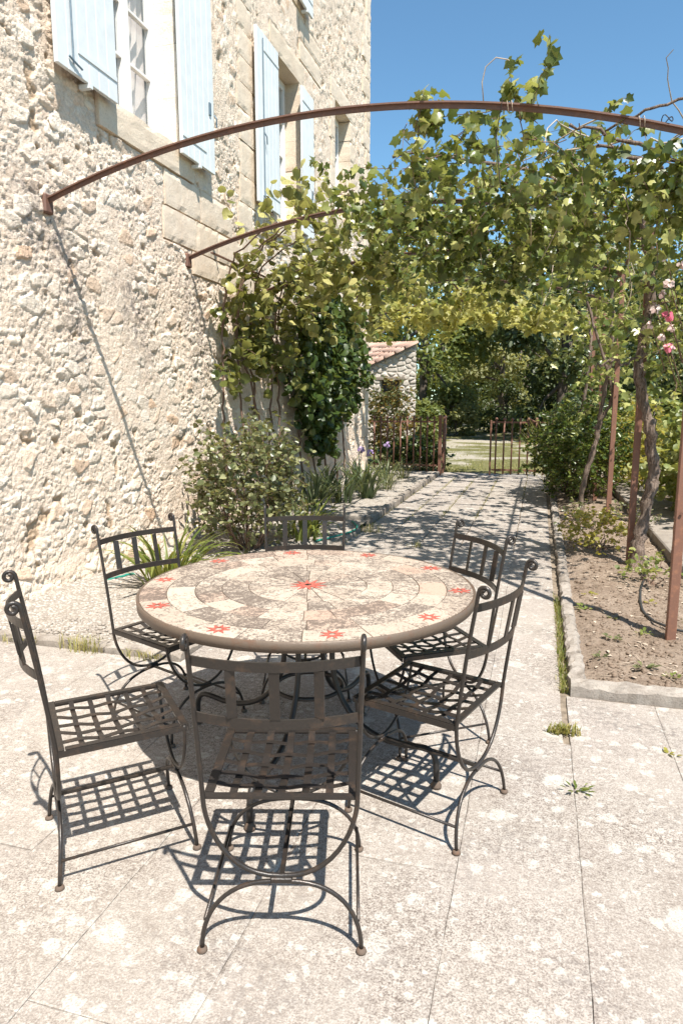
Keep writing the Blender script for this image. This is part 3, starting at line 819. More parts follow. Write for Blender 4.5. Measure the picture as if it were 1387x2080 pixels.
cy_ = (ys[:-1] + ys[1:])[:, None] / 2; cz_ = (zs[:-1] + zs[1:])[None] / 2
for (a, b, c, d) in OPEN: keep &= ~((cy_ > a) & (cy_ < b) & (cz_ > c) & (cz_ < d))
F = np.stack([i, i + nz, i + nz + 1, i + 1], -1)[keep]
me = raw_mesh('rubble_face', V, F, M['wall'], True, None, {'cell': cellv.reshape(-1), 'hgt': hn.reshape(-1), 'stain': stain.reshape(-1)})
wall_face = link('rubble_face', me, house, 'stuff')

def wall_h(y, z):
    return WX + H[np.clip(np.searchsorted(ys, y), 0, ny - 1), np.clip(np.searchsorted(zs, z), 0, nz - 1)]
# single stones that stand out of the near part of the wall
stone_var = [blob_mesh('stone', M['stone'], 300 + k, 2, amp=0.35) for k in range(14)]
cnt = 0; used = []
tries = 0
while cnt < 240 and tries < 9000:
    tries += 1
    y = 3.3 + 4.4 * random.random() ** 1.15; z = random.uniform(0.02, 4.6)
    s = random.choice((0.03, 0.034, 0.04, 0.05, 0.065)) * random.uniform(0.85, 1.15)
    if any(a - s < y < b + s and c - s < z < d + s for a, b, c, d, *_ in BLK) or any(a - s < y < b + s and c - s < z < d + s for a, b, c, d in OPEN): continue
    if any((y - u) ** 2 + (z - v) ** 2 < (s * 1.35 + t * 1.2) ** 2 for u, v, t in used): continue
    if fbm(np.array([y]), np.array([z]), 1.3, 3, 91)[0] > 0.60: continue
    used.append((y, z, s)); cnt += 1
    o = bpy.data.objects.new('stone', random.choice(stone_var)); COL.objects.link(o); o.parent = house
    b = Vector(house['_base'])
    o.location = Vector((wall_h(y, z) - 0.012 + random.uniform(-0.008, 0.004), y, z)) - b
    o.rotation_euler = (random.uniform(-0.4, 0.4), random.uniform(-0.25, 0.25), random.uniform(-0.3, 0.3))
    o.scale = (s * random.uniform(0.26, 0.42), s * random.uniform(1.0, 1.6), s * random.uniform(0.7, 1.0))
def block(a, b, c, d, xb, xf, mt):
    nu = max(4, min(12, int((b - a) / 0.05))); nv = max(4, min(9, int((d - c) / 0.05)))
    sd_ = random.randint(0, 9999); V = []; F = []
    def nz_(u, v, f, k): return float(vnoise(np.array([u * f + sd_ % 97]), np.array([v * f + sd_ % 89]), sd_ + k)[0])
    for i in range(nu + 1):
        for j in range(nv + 1):
            y = a + (b - a) * i / nu; z = c + (d - c) * j / nv
            ed_ = min(i, nu - i, j, nv - j)
            x = xf + 0.004 * (nz_(y, z, 9, 0) - 0.5) + 0.003 * (nz_(y, z, 30, 1) - 0.5)
            if ed_ == 0:
                chip = max(0.0, nz_(y, z, 12, 2) - 0.5) * 0.03
                x -= 0.003 + chip * 0.9
                if i == 0: y += 0.001 + chip * 0.5
                if i == nu: y -= 0.001 + chip * 0.5
                if j == 0: z += 0.001 + chip * 0.5
                if j == nv: z -= 0.001 + chip * 0.5
            V.append((x, y, z))
    q = nv + 1
    for i in range(nu):
        for j in range(nv): F.append((i * q + j, (i + 1) * q + j, (i + 1) * q + j + 1, i * q + j + 1))
    rim = [i * q for i in range(nu + 1)] + [nu * q + j for j in range(1, nv + 1)] + [i * q + nv for i in range(nu - 1, -1, -1)] + [j for j in range(nv - 1, 0, -1)]
    n0 = len(V)
    for r_ in rim: V.append((xb, V[r_][1], V[r_][2]))
    m_ = len(rim)
    for k in range(m_): F.append((rim[(k + 1) % m_], rim[k], n0 + k, n0 + (k + 1) % m_))
    link('dressed_block', raw_mesh('dressed_block', V, F, M[mt], False), house)
for (a, b, c, d, pr, mt, rv) in BLK:
    x1 = WX + pr + random.uniform(-0.003, 0.003) + 0.008
    block(a, b, c, d, WX - (0.30 if rv else 0.05), x1, mt)
# house body behind the faces
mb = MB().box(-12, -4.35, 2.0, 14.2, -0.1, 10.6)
mb.obj('dark_core', M['room'], house)  # added core stops sun leaking in; its dark colour stands for unlit rooms
MB().box(-12, WX - 0.02, 14.2, 14.405, -0.1, 10.6).obj('end_wall', M['wall'], house)
MB().box(-12, WX + 0.01, -6, 2.39, -0.1, 10.6).obj('near_wall', M['block'], house)

def window(y0, y1, z0, z1, mull=True, rows=4):
    fx0, fx1 = WX - 0.27, WX - 0.205
    w = link('window', MB().box(fx0, fx1, y0, y0 + 0.05, z0, z1, 0.004).box(fx0, fx1, y1 - 0.05, y1, z0, z1, 0.004).box(fx0, fx1, y0 + 0.051, y1 - 0.051, z1 - 0.05, z1, 0.004).box(fx0, fx1 + 0.015, y0 + 0.051, y1 - 0.051, z0, z0 + 0.05, 0.004).mesh('window', M['frame']), house)
    ym = (y0 + y1) / 2
    for a, b in ((y0 + 0.055, ym - 0.002), (ym + 0.002, y1 - 0.055)):
        for s0, s1 in ((a, a + 0.06), (b - 0.06, b)):
            MB().box(fx0 + 0.012, fx1 + 0.012, s0, s1, z0 + 0.055, z1 - 0.055, 0.004).obj('casement_stile', M['frame'], w)
        MB().box(fx0 + 0.010, fx1 + 0.010, a + 0.062, b - 0.062, z0 + 0.057, z0 + 0.13, 0.004).obj('casement_rail', M['frame'], w)
        MB().box(fx0 + 0.010, fx1 + 0.010, a + 0.062, b - 0.062, z1 - 0.12, z1 - 0.057, 0.004).obj('casement_rail', M['frame'], w)
        zz0, zz1 = z0 + 0.13, z1 - 0.12
        for r in range(1, rows):
            z = zz0 + (zz1 - zz0) * r / rows
            MB().box(fx0 + 0.02, fx1, a + 0.062, b - 0.062, z - 0.013, z + 0.013, 0.003).obj('glazing_bar', M['frame'], w)
        for r in range(rows):
            za, zb = zz0 + (zz1 - zz0) * r / rows + 0.014, zz0 + (zz1 - zz0) * (r + 1) / rows - 0.014
            MB().box(fx0 + 0.03, fx0 + 0.036, a + 0.062, b - 0.062, za, zb).obj('pane', M['glass'], w)
        # curtain half drawn and gathered
        nn = 22; V = []; F = []
        for q in range(nn + 1):
            u = q / nn
            for kz, z in enumerate(np.linspace(z1 - 0.06, z0 + 0.03, 9)):
                v = kz / 8
                gather = 1 - 0.55 * math.sin(min(1, v * 1.15) * math.pi) ** 1.5
                yy = (b - (b - a) * u * gather) if b > ym + 0.1 else (a + (b - a) * u * gather)
                V.append((fx0 - 0.06 + 0.03 * math.sin(u * 15 + v), yy, z))
        for q in range(nn):
            for kz in range(8): F.append((q * 9 + kz, q * 9 + kz + 1, (q + 1) * 9 + kz + 1, (q + 1) * 9 + kz))
        link('curtain', raw_mesh('curtain', V, F, M['curtain'], True), w)
    return w
for k, op in enumerate(OPEN): window(*op, rows=4 if k != 2 else 3)

def shutter(y0, y1, z0, z1, hinge_right):
    x0, x1 = WX + 0.085, WX + 0.118
    n = 6; wv = (y1 - y0) / n
    s = link('shutter', MB().box(x0, x0 + 0.01, y0 + 0.002, y1 - 0.002, z0 + 0.002, z1 - 0.002).mesh('shutter', M['shutter']), house)
    for k in range(n):
        MB().box(x0 + 0.0105, x1, y0 + k * wv + 0.001, y0 + (k + 1) * wv - 0.001, z0, z1, 0.003).obj('shutter_board', M['shutter'], s)
    ye = y1 if hinge_right else y0
    sg = -1 if hinge_right else 1
    for z in (z0 + 0.18, z1 - 0.18):
        MB().box(x1 + 0.001, x1 + 0.007, min(ye + sg * 0.008, ye + sg * 0.5), max(ye + sg * 0.008, ye + sg * 0.5), z - 0.018, z + 0.018).obj('strap_hinge', M['shutter'], s)
    # rod bolt near the free edge and the wall catch
    yf = y0 + 0.17 if hinge_right else y1 - 0.10
    if hinge_right:
        MB().tube([(x1 + 0.012, yf, z0 + 0.06), (x1 + 0.012, yf, z1 - 0.08)], 0.007, 6).tube([(x1 + 0.012, yf - 0.05, z0 + 0.09), (x1 + 0.014, yf, z0 + 0.075), (x1 + 0.02, yf + 0.09, z0 + 0.05)], 0.008, 5).tube([(x1 + 0.012, yf, z0 + 0.85), (x1 + 0.035, yf + 0.03, z0 + 0.80), (x1 + 0.03, yf + 0.05, z0 + 0.72)], 0.009, 5).obj('bolt_rod', M['hinge'], s)
    else:
        MB().box(x1 + 0.001, x1 + 0.012, yf - 0.02, yf + 0.02, z0 + 0.56, z0 + 0.68).tube([(x1, y1 + 0.02, z0 + 0.60), (x1 + 0.03, y1 + 0.0, z0 + 0.56), (x1 + 0.02, y1 + 0.02, z0 + 0.48)], 0.009, 5).obj('shutter_catch', M['hinge'], s)
    MB().box(WX + 0.03, x1 + 0.012, (y0 + y1) / 2 - 0.02, (y0 + y1) / 2 + 0.02, z0 - 0.035, z0 - 0.004).obj('shutter_stay', M['shutter'], s)
shutter(4.60, 5.345, 3.96, 6.0, True); shutter(6.42, 7.12, 3.935, 6.0, False)
shutter(8.33, 9.05, 4.0, 6.0, True); shutter(9.98, 10.50, 4.0, 6.0, False)
shutter(8.33, 9.05, 7.10, 8.95, True); shutter(9.98, 10.50, 7.10, 8.95, False)
shutter(4.60, 5.345, 7.10, 8.95, True); shutter(6.42, 7.12, 7.10, 8.95, False)

# ------------------------------------------------------------------ outhouse with tiled roof
A_ = Vector((-4.03, 22.9, 3.42)); B_ = Vector((-6.3, 22.75, 2.42)); D_ = Vector((-6.9, 27.0, 3.75)); C_ = B_ + (D_ - A_)
hut = thing('stone_outhouse', 'small rubble stone outhouse with a sloping clay tile roof beyond the gate', 'outhouse', (-5.5, 24.5, 0))
def quad_grid(P00, P10, P11, P01, nu, nv, nrm, amp, name, mat, parent, hole=None, seed=5, cell=0.24):
    u = np.linspace(0, 1, nu); v = np.linspace(0, 1, nv); U, Vv = np.meshgrid(u, v, indexing='ij')
    P = (np.array(P00)[None, None] * ((1 - U) * (1 - Vv))[..., None] + np.array(P10) * (U * (1 - Vv))[..., None] + np.array(P11) * (U * Vv)[..., None] + np.array(P01) * ((1 - U) * Vv)[..., None])
    su = (Vector(P10) - Vector(P00)).length; sv = max((Vector(P01) - Vector(P00)).length, (Vector(P11) - Vector(P10)).length)
    f1, f2, idd = worley(U * su / cell + 0.3 * fbm(U * su, Vv * sv, 3, 2, 3), P[..., 2] / (cell * 0.7), seed)
    hh = sst(0.03, 0.3, f2 - f1) * (0.5 + idd) * amp
    P = P + np.array(nrm)[None, None] * hh[..., None]
    i = np.arange(nu - 1)[:, None] * nv + np.arange(nv - 1)[None]
    F = np.stack([i, i + nv, i + nv + 1, i + 1], -1)
    if hole:
        cu = (u[:-1] + u[1:])[:, None] / 2 * su; cz = (P[:-1, :-1, 2] + P[1:, 1:, 2]) / 2
        F = F[~((cu > hole[0]) & (cu < hole[1]) & (cz > hole[2]) & (cz < hole[3]))]
    else: F = F.reshape(-1, 4)
    return link(name, raw_mesh(name, P.reshape(-1, 3), F, mat, True, None, {'cell': idd.reshape(-1), 'hgt': np.clip(hh / amp, 0, 1).reshape(-1)}), parent, 'stuff')
Ag, Bg, Cg, Dg = (Vector((p.x, p.y, -0.1)) for p in (A_, B_, C_, D_))
quad_grid(Bg, Ag, A_ - Vector((0, 0, 0.06)), B_ - Vector((0, 0, 0.06)), 150, 160, (0.05, -1, 0), 0.04, 'front_wall', M['hut'], hut, (1.06, 1.72, 1.35, 2.28), 9)
for p, q, P, Q, nm in ((Bg, Cg, B_, C_, 'side_wall'), (Ag, Dg, A_, D_, 'back_wall'), (Cg, Dg, C_, D_, 'rear_wall')):
    MB().add([p, q, Q - Vector((0, 0, 0.06)), P - Vector((0, 0, 0.06))], [(0, 1, 2, 3)]).obj(nm, M['hut'], hut)
MB().box(-5.25, -4.50, 23.12, 23.2, 1.3, 2.35).obj('window_shade_panel', M['room'], hut)  # dark panel added as the shade inside the opening
for xa, xb in ((-5.30, -5.235), (-4.585, -4.52)):
    MB().box(xa, xb, 22.86, 23.12, 1.33, 2.3, 0.01).obj('window_jamb', M['hut'], hut)
MB().box(-5.4, -4.4, 22.76, 23.1, 2.27, 2.37, 0.012).obj('lintel', M['wood'], hut)
rd = (D_ - A_).normalized(); sd = (B_ - A_).normalized(); rn = sd.cross(rd).normalized()
if rn.z < 0: rn = -rn
MB().add([A_, B_, C_, D_, A_ - rn * 0.08, B_ - rn * 0.08, C_ - rn * 0.08, D_ - rn * 0.08], [(0, 1, 2, 3), (4, 7, 6, 5), (0, 4, 5, 1), (1, 5, 6, 2), (2, 6, 7, 3), (3, 7, 4, 0)]).obj('roof_deck', M['hut'], hut)
def barrel(r, L):
    V = []; F = []
    for j in (0, 1):
        for rr in (r, r - 0.014):
            for k in range(7):
                a = math.pi * k / 6; q = rr * (1.0 if j else 0.86)
                V.append((q * math.cos(a), j * L, q * math.sin(a) * 0.85))
    for k in range(6):
        F += [(k, k + 1, 14 + k + 1, 14 + k), (7 + k + 1, 7 + k, 21 + k, 21 + k + 1), (k + 1, k, 7 + k, 7 + k + 1), (14 + k, 14 + k + 1, 21 + k + 1, 21 + k)]
    return raw_mesh('roof_tile', V, F, M['roof'], True)
bt = barrel(0.105, 0.46)
nrow = int((B_ - A_).length / 0.36) + 1; ncol = int((D_ - A_).length / 0.205) + 1
Rm = Matrix((rd, sd, rn)).transposed()
if Rm.determinant() < 0: Rm = Matrix((-rd, sd, rn)).transposed()
for c in range(ncol):
    for r in range(nrow):
        for conc in (0, 1):
            if conc and c > 8: continue
            p = A_ + rd * (c * 0.205 + (0.1 if conc else -0.02) + random.uniform(-0.012, 0.012)) + sd * (r * 0.36 - 0.05 + random.uniform(-0.025, 0.025)) + rn * ((0.105 if conc else 0.035) + 0.012 * random.random())
            o = bpy.data.objects.new('roof_tile', bt); COL.objects.link(o); o.parent = hut
            m = Rm.to_4x4()
            tilt = Matrix.Rotation(R(3 + random.uniform(-3, 3)), 4, 'X')
            m = m @ tilt
            if conc: m = m @ Matrix.Rotation(math.pi, 4, 'Y')
            m.translation = p - Vector(hut['_base']); o.matrix_local = m

# ------------------------------------------------------------------ pergola
pergola = thing('iron_pergola', 'rusty iron pergola of shallow arches from the house wall to posts', 'pergola', (0.86, 4.5, 0))
AY = [4.52, 6.64, 8.78, 10.9, 13.0]
XL, XR = -3.60, 0.85
def arch_z(x): return 3.0 + 0.375 * (1 - ((x + 1.36) / 2.22) ** 2)
for k, y in enumerate(AY):
    xs = np.linspace(XL, XR, 28)
    pts = [(x, y, arch_z(x)) for x in xs]
    MB().tube(pts, 0, flat=(0.043, 0.010), up=(0, 0, 1)).tube([(x, y, z - 0.019) for x, y, z in pts], 0, flat=(0.010, 0.028), up=(0, 0, 1)).obj('arch', M['rust'], pergola)
    MB().box(WX - 0.02, WX + 0.034, y - 0.05, y + 0.05, 2.90, 3.04, 0.012).obj('wall_bracket', M['rust'], pergola)
    MB().box(XR - 0.028, XR + 0.028, y - 0.028, y + 0.028, -0.1, arch_z(XR) - 0.012, 0.004).obj('post', M['post'], pergola)
    for zz in (0.85, 1.6):
        MB().lathe([(0.009, 0), (0.009, 0.006)], 8).obj('bolt', M['gate'], pergola, loc=None).matrix_local = Matrix.Translation(Vector((XR - 0.0, y - 0.035, zz)) - Vector(pergola['_base'])) @ Matrix.Rotation(R(90), 4, 'X')
for x in (-3.3, -1.36, 0.80):
    MB().tube([(x, AY[0] if x > 0 else AY[1], arch_z(x) - 0.055), (x, AY[-1], arch_z(x) - 0.055)], 0, flat=(0.03, 0.012), up=(0, 0, 1)).obj('purlin', M['rust'], pergola)
for x in (-2.9, -2.4, -1.9, -0.8, -0.3, 0.25):
    MB().tube([(x, AY[1], arch_z(x) + 0.01), (x, AY[-1], arch_z(x) + 0.01)], 0.002, 4).obj('wire', M['irond'], pergola)
for xt in (-0.28, 0.46):
    MB().tube([(xt + 0.004 * t, 4.52 + 0.032 * math.cos(t), arch_z(xt) - 0.014 + 0.030 * math.sin(t)) for t in np.linspace(0, 12.5, 26)], 0.0022, 4).obj('wire_tie', M['cane'], pergola)
# a wire loop and ties on the first arch
MB().tube([(0.62 + 0.03 * math.cos(t), 4.52 + 0.03 * math.sin(t), arch_z(0.62) + 0.03 + 0.02 * math.sin(2 * t)) for t in np.linspace(0, 7, 16)], 0.003, 4).obj('wire', M['irond'], pergola)
MB().tube([(-0.3, 4.5, arch_z(-0.3) + 0.02), (-0.33, 4.49, arch_z(-0.3) - 0.2), (-0.29, 4.5, arch_z(-0.3) - 0.5)], 0.003, 4).obj('wire', M['irond'], pergola)

# ------------------------------------------------------------------ fence and gate
def pickets(t, P, Q, n, z0, z1, rails, post_ends=(), tip=0.06):
    P = Vector(P); Q = Vector(Q); d = (Q - P).normalized()
    for k in range(n):
        p = P.lerp(Q, (k + 0.5) / n)
        mb = MB().tube([(p.x, p.y, z0), (p.x, p.y, z1 - tip)], 0.019, 6)
        mb.lathe([(0.019, z1 - tip), (0.036, z1 - tip * 0.72), (0.022, z1 - tip * 0.3), (0.004, z1)], 6, (p.x, p.y, 0))
        mb.obj('picket', M['gate'], t, True)
    for z in rails:
        MB().tube([P + Vector((0, 0, z)), Q + Vector((0, 0, z))], 0, flat=(0.012, 0.036), up=(0, 0, 1)).obj('rail', M['gate'], t)
    for e in post_ends:
        MB().box(e[0] - 0.035, e[0] + 0.035, e[1] - 0.035, e[1] + 0.035, -0.1, e[2], 0.006).obj('fence_post', M['gate'], t)
fence = thing('iron_fence', 'rusty spiked iron fence from the house corner to the gate post', 'fence', (-2.8, 14.4, 0))
pickets(fence, (-3.5, 14.42, 0), (-2.06, 14.42, 0), 10, 0.05, 1.24, (1.12, 0.2), [(-2.0, 14.4, 1.26)])
g1 = thing('iron_gate', 'open rusty gate leaf seen almost edge-on beside the fence post', 'gate', (-1.94, 14.44, 0), 'iron gate leaves')
pickets(g1, (-1.935, 14.46, 0), (-2.02, 15.45, 0), 7, 0.06, 1.24, (1.12, 0.15))
MB().box(-1.955, -1.915, 14.44, 14.48, 0.04, 1.22, 0.004).obj('gate_stile', M['gate'], g1)
g2 = thing('iron_gate', 'rusty spiked gate leaf at the right of the path opening', 'gate', (0.3, 14.42, 0), 'iron gate leaves')
pickets(g2, (-0.93, 14.42, 0), (0.34, 14.42, 0), 8, 0.05, 1.22, (1.12, 0.14))
MB().box(-0.975, -0.94, 14.4, 14.44, 0.03, 1.16, 0.004).obj('gate_stile', M['gate'], g2)
MB().tube([(-0.25, 14.41, 1.16), (-0.18, 14.40, 1.18), (-0.1, 14.40, 1.14), (-0.02, 14.41, 1.15)], 0.015, 6).obj('gate_latch', M['gate'], g2)

# ================================================================== TABLE
TX, TY, TH = -0.915, 2.655, 0.75
table = thing('mosaic_table', 'round mosaic stone table with red stars and a rusty steel band', 'table', (TX, TY, 0))
def local(mb, name, mat, parent, smooth=False, kind=None):
    o = bpy.data.objects.new(name, mb.mesh(name, mat, smooth)); COL.objects.link(o); o.parent = parent
    if kind: o['kind'] = kind
    return o
TR = 0.70
local(MB().lathe([(TR - 0.008, -0.040), (TR, -0.039), (TR + 0.001, -0.001), (TR - 0.003, 0.001), (TR - 0.007, -0.003)], 120, (0, 0, TH)), 'edge_band', M['band'], table, True)
local(MB().lathe([(TR - 0.03, -0.03), (TR - 0.009, -0.010), (TR - 0.009, -0.0065)], 96, (0, 0, TH)), 'table_bed', M['grout'], table)
rings = [(0.0, 0.25, 20, -0.03), (0.25, 0.36, 20, 0.02), (0.36, 0.47, 20, -0.05), (0.47, 0.583, 20, 0.03), (0.583, TR - 0.009, 20, 0.0)]
def tile(r0, r1, a0, a1):
    g = 0.0014; dz = random.uniform(-0.0008, 0.0008)
    top = []; na = 4
    ri, ro = r0 + g, r1 - g
    def arc(r, s):
        ga = g / max(r, 0.02)
        return [(r * math.cos(a0 + ga + (a1 - a0 - 2 * ga) * k / na), r * math.sin(a0 + ga + (a1 - a0 - 2 * ga) * k / na)) for k in range(na + 1)][::s]
    pts = arc(ro, 1) + (arc(ri, -1) if r0 > 0.01 else [(0.012 * math.cos((a0 + a1) / 2), 0.012 * math.sin((a0 + a1) / 2))])
    n_ = len(pts)
    cx_ = sum(p[0] for p in pts) / n_; cy_ = sum(p[1] for p in pts) / n_
    V = [(x, y, TH - 0.02) for x, y in pts] + [(x, y, TH - 0.0016 + dz) for x, y in pts] + [(x + (cx_ - x) * 0.012, y + (cy_ - y) * 0.012, TH + dz) for x, y in pts]
    F = [tuple(2 * n_ + k for k in range(n_))]
    for lv in (0, 1):
        F += [(lv * n_ + k, lv * n_ + (k + 1) % n_, (lv + 1) * n_ + (k + 1) % n_, (lv + 1) * n_ + k) for k in range(n_)]
    local(MB().add(V, F), 'tile', M['tile'], table)
for (r0, r1, nt_, off) in rings:
    edges = [off + 2 * math.pi * k / nt_ + random.uniform(-0.03, 0.03) for k in range(nt_)]
    k = 0
    while k < nt_:
        step = 2 if (r0 > 0.3 and random.random() < 0.22 and k < nt_ - 2) else 1
        a0 = edges[k]; a1 = edges[(k + step) % nt_] + (2 * math.pi if k + step >= nt_ else 0)
        tile(r0, r1, a0, a1)
        if step == 1 and r0 > 0.4 and random.random() < 0.3: pass
        k += step
def star(cx_, cy_, ro, ri, hole, rays, ph):
    V = []; F = []
    n_ = rays * 4
    zt = TH + 0.0022
    for k in range(n_):
        a = ph + 2 * math.pi * k / n_
        q = k % 4
        r = ro * random.uniform(0.88, 1.08) if q == 0 else (ri if q == 2 else (ri + (ro - ri) * 0.30))
        if q == 0: a += random.uniform(-0.06, 0.06)
        V.append((cx_ + r * math.cos(a), cy_ + r * math.sin(a), zt))
    for k in range(n_):
        a = ph + 2 * math.pi * k / n_
        V.append((cx_ + hole * math.cos(a), cy_ + hole * math.sin(a), zt))
    for k in range(n_): V.append((V[k][0], V[k][1], TH - 0.004))
    for k in range(n_):
        j = (k + 1) % n_
        F += [(k, j, n_ + j, n_ + k), (2 * n_ + k, 2 * n_ + j, j, k)]
    local(MB().add(V, F), 'star', M['star'], table)
star(0, 0, 0.088, 0.030, 0.014, 10, 0.1)
def px_ang(k): return R(8.2) + k * 2 * math.pi / 10
for k in range(10):
    a = px_ang(k); star(0.635 * math.cos(a), 0.635 * math.sin(a), 0.047, 0.020, 0.011, 8, a + 0.2)
# curled iron legs
def bez(p0, p1, p2, p3, n=8):
    return [tuple((1 - t) ** 3 * a + 3 * (1 - t) ** 2 * t * b + 3 * (1 - t) * t * t * c + t ** 3 * d for a, b, c, d in zip(p0, p1, p2, p3)) for t in np.linspace(0, 1, n)]
def leg_profile():
    # (radius, height): foot, knee, inward sweep, waist, outward shoulder, curl under the top
    p = [(0.60, 0.012), (0.60, 0.06)]
    p += bez((0.60, 0.06), (0.60, 0.155), (0.575, 0.165), (0.50, 0.15), 8)[1:]
    p += bez((0.50, 0.15), (0.36, 0.12), (0.19, 0.16), (0.13, 0.36), 12)[1:]
    p += bez((0.13, 0.36), (0.10, 0.52), (0.12, 0.66), (0.26, 0.675), 12)[1:]
    p += bez((0.26, 0.675), (0.37, 0.68), (0.40, 0.60), (0.33, 0.575), 8)[1:]
    p += bez((0.33, 0.575), (0.285, 0.565), (0.275, 0.61), (0.305, 0.62), 6)[1:]
    return p
for a in (R(-92), R(-14), R(78), R(171)):
    P = [(r * math.cos(a), r * math.sin(a), z) for r, z in leg_profile()]
    lg = local(MB().tube(P, 0.0125, 8), 'leg', M['irond'], table, True)
    ft = local(MB().lathe([(0.021, 0), (0.022, 0.012), (0.016, 0.02), (0.014, 0.03)], 12, (0.60 * math.cos(a), 0.60 * math.sin(a), 0)), 'foot', M['footrust'], lg, True)
ringz = 0.30
local(MB().tube([(0.145 * math.cos(t), 0.145 * math.sin(t), ringz) for t in np.linspace(0, 2 * math.pi, 29)], 0.010, 6), 'leg_ring', M['irond'], table, True)
for a in (0.6, 0.6 + math.pi / 2):
    c, s = math.cos(a), math.sin(a)
    local(MB().box(-0.66, 0.66, -0.016, 0.016, -0.038, -0.0305), 'cross_bar', M['irond'], table).matrix_local = Matrix.Translation((0, 0, TH - (0.0 if a < 1 else 0.009))) @ Matrix.Rotation(a, 4, 'Z')
local(MB().tube([(0.3 * math.cos(t), 0.3 * math.sin(t), 0.692) for t in np.linspace(0, 2 * math.pi, 37)], 0.009, 6), 'top_ring', M['irond'], table, True)

# ================================================================== CHAIRS
IR = M['iron']
def make_chair():
    c = thing('garden_chair', '', 'chair', (0, 0, 0), 'wrought iron chairs round the mosaic table')
    w = 0.210
    def py(z):                                                  # backward lean of the uprights
        t = max(0.0, (z - 0.45)) / 0.48
        return -0.205 - 0.050 * t - 0.020 * t * t
    # one continuous bar: scroll, upright, U under the seat, upright, scroll
    def half(sx):
        pts = []
        cxy, cz = py(0.925) - 0.019, 0.925
        for t in np.linspace(2.6 * math.pi, 0.0, 22):
            rr = 0.006 + 0.0145 * (1 - t / (2.6 * math.pi)) ** 0.8
            pts.append((sx * (w + 0.013), cxy + rr * math.cos(t), cz + rr * math.sin(t)))
        for z in (0.88, 0.80, 0.71, 0.62, 0.53, 0.46):
            pts.append((sx * (w + 0.013 * (z - 0.45) / 0.48), py(z), z))
        for t in np.linspace(0.12, math.pi / 2, 12):
            pts.append((sx * w * math.cos(t) ** 0.85, -0.205 + 0.004 * math.sin(t), 0.45 - 0.232 * math.sin(t) ** 1.15))
        return pts
    L = half(-1); Rr = half(1)
    local(MB().tube(L + Rr[::-1][1:], 0.0070, 8), 'back_frame', IR, c, True)
    # front U
    pts = [(-w, 0.19, 0.452)] + [(-w * math.cos(t) * (1 if t < 1.57 else 1), 0.19 + 0.008 * math.sin(t), 0.45 - 0.232 * math.sin(t) ** 1.15) for t in np.linspace(0.05, math.pi - 0.05, 26)] + [(w, 0.19, 0.452)]
    local(MB().tube(pts, 0.0062, 8), 'front_frame', IR, c, True)
    for yy, lean in ((-0.201, -0.022), (0.198, 0.018)):
        pts = []
        for t in np.linspace(0, math.pi, 30):
            s = math.sin(t)
            pts.append((-0.222 * math.copysign(abs(math.cos(t)) ** 0.8, math.cos(t)), yy + lean * (1 - s), 0.006 + 0.196 * s ** 0.9))
        lg = local(MB().tube(pts, 0.0066, 8), 'leg_arch', IR, c, True)
        for sx in (-1, 1):
            local(MB().lathe([(0.014, 0), (0.0155, 0.003), (0.014, 0.009), (0.009, 0.013)], 10, (sx * 0.222, yy + lean, 0)), 'foot', M['footrust'], lg, True)
        local(MB().box(-0.03, 0.03, yy - 0.010, yy + 0.010, 0.199, 0.216, 0.003), 'collar', IR, c)
    local(MB().tube([(0, -0.20, 0.2075), (0, 0.196, 0.2075)], 0, flat=(0.014, 0.007), up=(0, 0, 1)), 'stretcher', IR, c)
    for sx in (-1, 1):
        local(MB().tube([(sx * 0.2135, -0.212, 0.09), (sx * 0.2135, 0.205, 0.09)], 0.0056, 6), 'stretcher', IR, c, True)
    # curved back rails and slats
    def rail_pt(x, z, k=1.0): return (x, py(z) - 0.045 * (1 - (x / w) ** 2), z)
    for z in (0.868, 0.705):
        wz = w + 0.013 * (z - 0.45) / 0.48 - 0.004
        local(MB().tube([rail_pt(x, z) for x in np.linspace(-wz, wz, 15)], 0, flat=(0.006, 0.026), up=(0, 0, 1)), 'back_rail', IR, c)
    for x in (-0.112, 0.0, 0.112):
        a = rail_pt(x, 0.719); b = rail_pt(x, 0.854)
        th = 2 * 0.045 * x / (w * w)
        local(MB().tube([a, b], 0, flat=(0.026, 0.0055), up=(th, 1, 0)), 'back_slat', IR, c)
    # seat
    zs_ = 0.452
    def edge(p, q): return MB().tube([p, q], 0, flat=(0.023, 0.007), up=(0, 0, 1))
    local(edge((-w, -0.192, zs_), (w, -0.192, zs_)), 'seat_frame', IR, c)
    local(edge((-w, 0.192, zs_), (w, 0.192, zs_)).tube([(-w, 0.204, zs_ - 0.0105), (w, 0.204, zs_ - 0.0105)], 0, flat=(0.005, 0.020), up=(0, 0, 1)), 'seat_frame', IR, c)
    for sx in (-1, 1):
        local(edge((sx * (w - 0.013), -0.178, zs_), (sx * (w - 0.013), 0.178, zs_)).tube([(sx * (w + 0.001), -0.2, zs_ - 0.010), (sx * (w + 0.001), 0.2, zs_ - 0.010)], 0, flat=(0.004, 0.019), up=(0, 0, 1)), 'seat_frame', IR, c)
    def sag(x, y): return -0.022 * (1 - (x / 0.2) ** 2) * (1 - (y / 0.19) ** 2)
    xs5 = [-0.133, -0.0665, 0, 0.0665, 0.133]; ys5 = [-0.126, -0.063, 0, 0.063, 0.126]
    for i5, x in enumerate(xs5):
        yy = np.linspace(-0.182, 0.182, 27)
        local(MB().tube([(x, y, zs_ - 0.001 + sag(x, y) + 0.0032 * math.cos(math.pi * (y / 0.063 + i5))) for y in yy], 0, flat=(0.022, 0.0028), up=(0, 0, 1)), 'seat_strap', IR, c)
